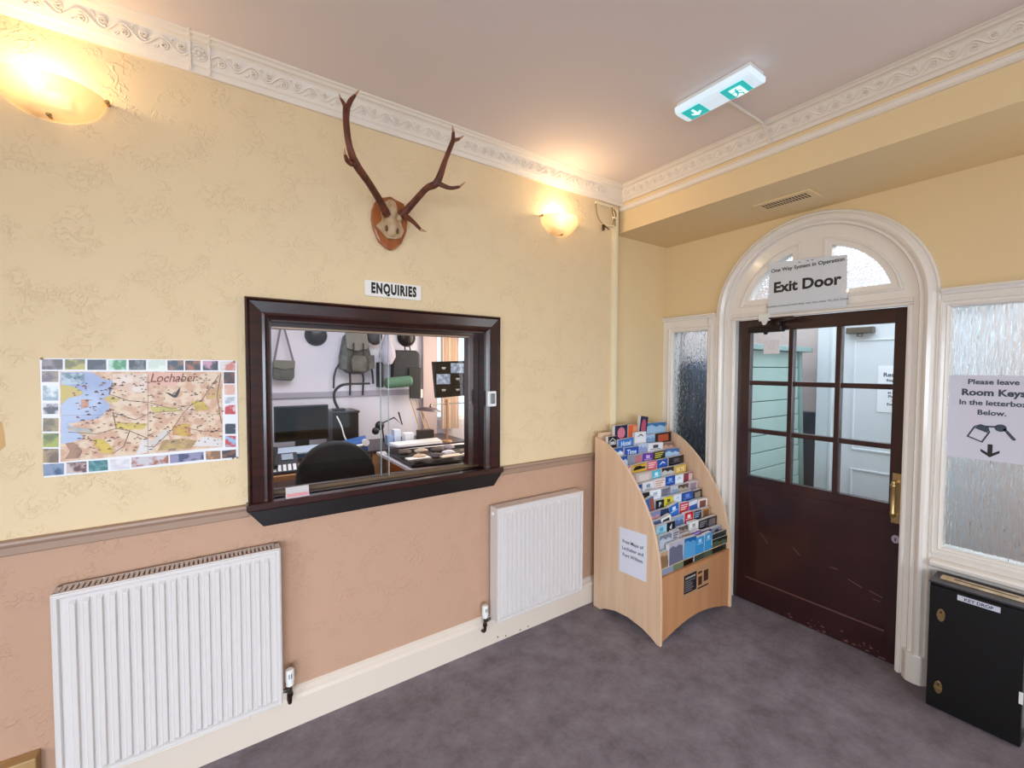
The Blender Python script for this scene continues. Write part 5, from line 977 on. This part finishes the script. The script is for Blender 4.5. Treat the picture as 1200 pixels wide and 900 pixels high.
# security monitor
t = thing('security_monitor', 'black security screen showing grid of camera pictures hung at right behind the hatch', 'monitor', (1.85, 3.62, 1.33))
tlt = .05
part('screen_case', MB().prism([(1.655, 1.325), (2.10, 1.345), (2.085, 1.672), (1.625, 1.655)], PA(3.62), -.035, 0), M_BLACKP, t, bev=.004)
cells = [(0, 2, 0), (1, 2, 1), (0, 1, 1), (1, 1, 0), (0, 0, 0), (1, 0, 0), (2, 2, 0), (2, 1, 1), (2, 0, 0)]
for cx_, cz_, lit in cells:
    x = 1.660+cx_*.143; z = 1.350+cz_*.101
    c_ = part('camera_picture', MB().box(x, 3.617, z, x+.134, 3.6195, z+.092), mat('cctv_lit', '#c4cdda', .3, col2='#5d6876', cscale=26, emis=('#9fb0c8', .35)) if lit else mat('cctv_off', '#0d1016', .2), t)
    if not lit: part('caption', MB().box(x+.05, 3.6160, z+.044, x+.09, 3.6168, z+.055).box(x+.055, 3.6160, z+.036, x+.085, 3.6168, z+.041), M_PAPER, c_)
b = MB(); b.cyl((2.0, 3.665, 1.5), (2.0, 3.665, 2.6), .012); part('ceiling_pole', b, M_METAL, t)
# things hanging on the back wall
YH = OB-.06
def bar(b, a_, c_, w_): b.tube([a_, c_], w_, 6)
t = thing('canvas_satchel', 'small khaki canvas satchel hanging by its strap on the office wall', 'bag', (.565, YH, 1.47))
M_KH = mat('khaki_canvas', '#5f5a50', .85, bump=.5, bscale=50, col2='#4a463e', cscale=14)
part('bag_body', MB().prism([(.475, 1.50), (.495, 1.475), (.64, 1.465), (.665, 1.50), (.670, 1.65), (.48, 1.665)], PA(YH), -.05, .03), M_KH, t, bev=.012, segs=3)
part('flap', MB().prism([(.478, 1.60), (.575, 1.575), (.668, 1.595), (.672, 1.665), (.478, 1.672)], PA(YH-.03), 0, .012), mat('khaki_flap', '#6f6a5e', .85), t, bev=.004)
b = MB()
for a_, c_ in (((.490, 1.665), (.555, 2.02)), ((.660, 1.655), (.575, 2.02))): b.prism([(a_[0]-.010, a_[1]), (a_[0]+.010, a_[1]), (c_[0]+.009, c_[1]), (c_[0]-.009, c_[1])], PA(YH), 0, .004)
part('strap', b, mat('strap_grey', '#6a6670', .8), t)
for x, z, l_ in ((.885, 1.935, 'dark round pan hanging left on the office wall'), (1.865, 1.955, 'dark round pan hanging right on the office wall')):
    b = MB(); b.smooth = True; b.lathe([(0, .07), (.05, .066), (.09, .045), (.108, .01), (.112, 0), (0, 0)], (x, OB-.001, z), (0, -1, 0), 22); solo('hanging_pan', b, mat('dark_pan', '#2a2528', .3, .6), l_, 'pan', 'pans hanging on the office wall')
t = thing('rucksack', 'grey green army rucksack with dangling straps on the office wall', 'rucksack', (1.27, YH, 1.55))
M_RK = mat('rucksack_cloth', '#5c5a54', .85, bump=.7, bscale=35, col2='#3f3e3a', cscale=10)
part('main_bag', MB().prism([(1.14, 1.56), (1.20, 1.53), (1.33, 1.53), (1.40, 1.57), (1.42, 1.72), (1.37, 1.93), (1.31, 1.99), (1.20, 1.99), (1.14, 1.93), (1.10, 1.72)], PA(YH), -.05, .08), M_RK, t, bev=.03, segs=3)
M_RP = mat('rucksack_pocket', '#64615a', .85, bump=.6, bscale=40, col2='#4b4943', cscale=16)
part('pocket', MB().prism([(1.20, 1.56), (1.34, 1.55), (1.36, 1.68), (1.33, 1.73), (1.21, 1.73), (1.19, 1.68)], PA(YH-.08), -.01, .045), M_RP, t, bev=.015, segs=3)
part('pocket', MB().prism([(1.09, 1.58), (1.16, 1.57), (1.17, 1.72), (1.09, 1.73)], PA(YH-.03), -.03, .06), M_RP, t, bev=.015, segs=3)
part('pocket', MB().prism([(1.38, 1.57), (1.45, 1.59), (1.45, 1.74), (1.38, 1.72)], PA(YH-.03), -.03, .06), M_RP, t, bev=.015, segs=3)
part('top_lid', MB().prism([(1.15, 1.80), (1.26, 1.77), (1.38, 1.80), (1.37, 1.95), (1.31, 2.01), (1.19, 2.01), (1.14, 1.95)], PA(YH-.07), -.02, .035), mat('rucksack_lid', '#74716a', .85, bump=.5, bscale=30), t, bev=.015, segs=3)
b = MB(); b.box(1.215, YH-.115, 1.70, 1.228, YH-.105, 1.86); b.box(1.315, YH-.115, 1.70, 1.328, YH-.105, 1.86); part('lid_buckle_straps', b, mat('black_strap', '#1c1c22', .7), t, kind='stuff')
b = MB()
for pl_ in ([(1.11, 1.66), (1.06, 1.58), (1.04, 1.50), (1.035, 1.38)], [(1.20, 1.57), (1.205, 1.45), (1.20, 1.30)], [(1.33, 1.58), (1.345, 1.48), (1.335, 1.30)], [(1.41, 1.66), (1.44, 1.56), (1.45, 1.42)]):
    ribbon(b, pl_, .010, .004, PA(YH-.02))
part('strap', b, mat('black_strap', '#1c1c22', .7), t)
b = MB(); b.smooth = True; b.blob((1.47, YH-.02, 1.95), (.085, .06, .10), 14, 9, .1, 8); solo('peaked_cap', b, mat('cap_grey', '#4d4a50', .8, bump=.4, bscale=40), 'dark grey cap hanging right of the rucksack', 'cap')
b = MB(); b.smooth = True; vs = []; n_ = 14
b.lathe([(.0, .30), (.02, .29), (.05, .20), (.085, .08), (.09, .02), (.05, -.06), (0, -.08)], (1.585, YH-.10, 1.70), n=14); solo('net_bag', b, mat('white_net', '#c3bcc8', .8, bump=.8, bscale=30, trans=.2), 'white net bag hanging beside the black holdall', 'bag')
t = thing('black_holdall', 'black holdall with a long side flap hanging on the office wall', 'bag', (1.83, YH, 1.28))
M_BH = mat('black_nylon', '#1e2026', .6, bump=.4, bscale=40)
part('bag_body', MB().prism([(1.66, 1.47), (1.98, 1.40), (1.985, 1.77), (1.95, 1.80), (1.70, 1.80), (1.665, 1.76)], PA(YH), -.04, .06), M_BH, t, bev=.02, segs=3)
part('side_flap', MB().prism([(1.85, 1.25), (1.985, 1.24), (1.99, 1.60), (1.84, 1.60)], PA(YH-.06), 0, .02), mat('black_nylon_flap', '#16171c', .6), t, bev=.008)
b = MB(); b.smooth = True; q, r = cr([(1.82, YH-.03, 1.79), (1.81, YH-.04, 1.84), (1.86, YH-.04, 1.85), (1.88, YH-.03, 1.79)], [.007]*4); b.tube(q, r, 6); part('grab_handle', b, M_BLACKP, t)
b = MB(); b.smooth = True; b.tube([(1.55, YH-.13, 1.43), (1.57, YH-.13, 1.43), (1.83, YH-.13, 1.45), (1.85, YH-.13, 1.45)], [.045, .062, .062, .045], 12); solo('green_roll', b, mat('green_cloth', '#51725c', .8, bump=.4, bscale=40), 'rolled green mat strapped under the black holdall', 'roll')
b = MB(); b.box(1.50, YH-.06, 1.38, 1.56, YH+.04, 1.66); solo('black_pouch', b, M_BH, 'small black pouch hanging between net bag and green roll', 'pouch', bev=.012)
solo('wall_box', MB().box(1.965, OB-.055, 1.24, 2.045, OB-.001, 1.345), M_WHITEP, 'small white box on the office rail left of the casing', 'wall box', bev=.004)
for o_ in bpy.data.objects:
    if o_.type == 'MESH' and o_.name.startswith('hanging_pan'): pass
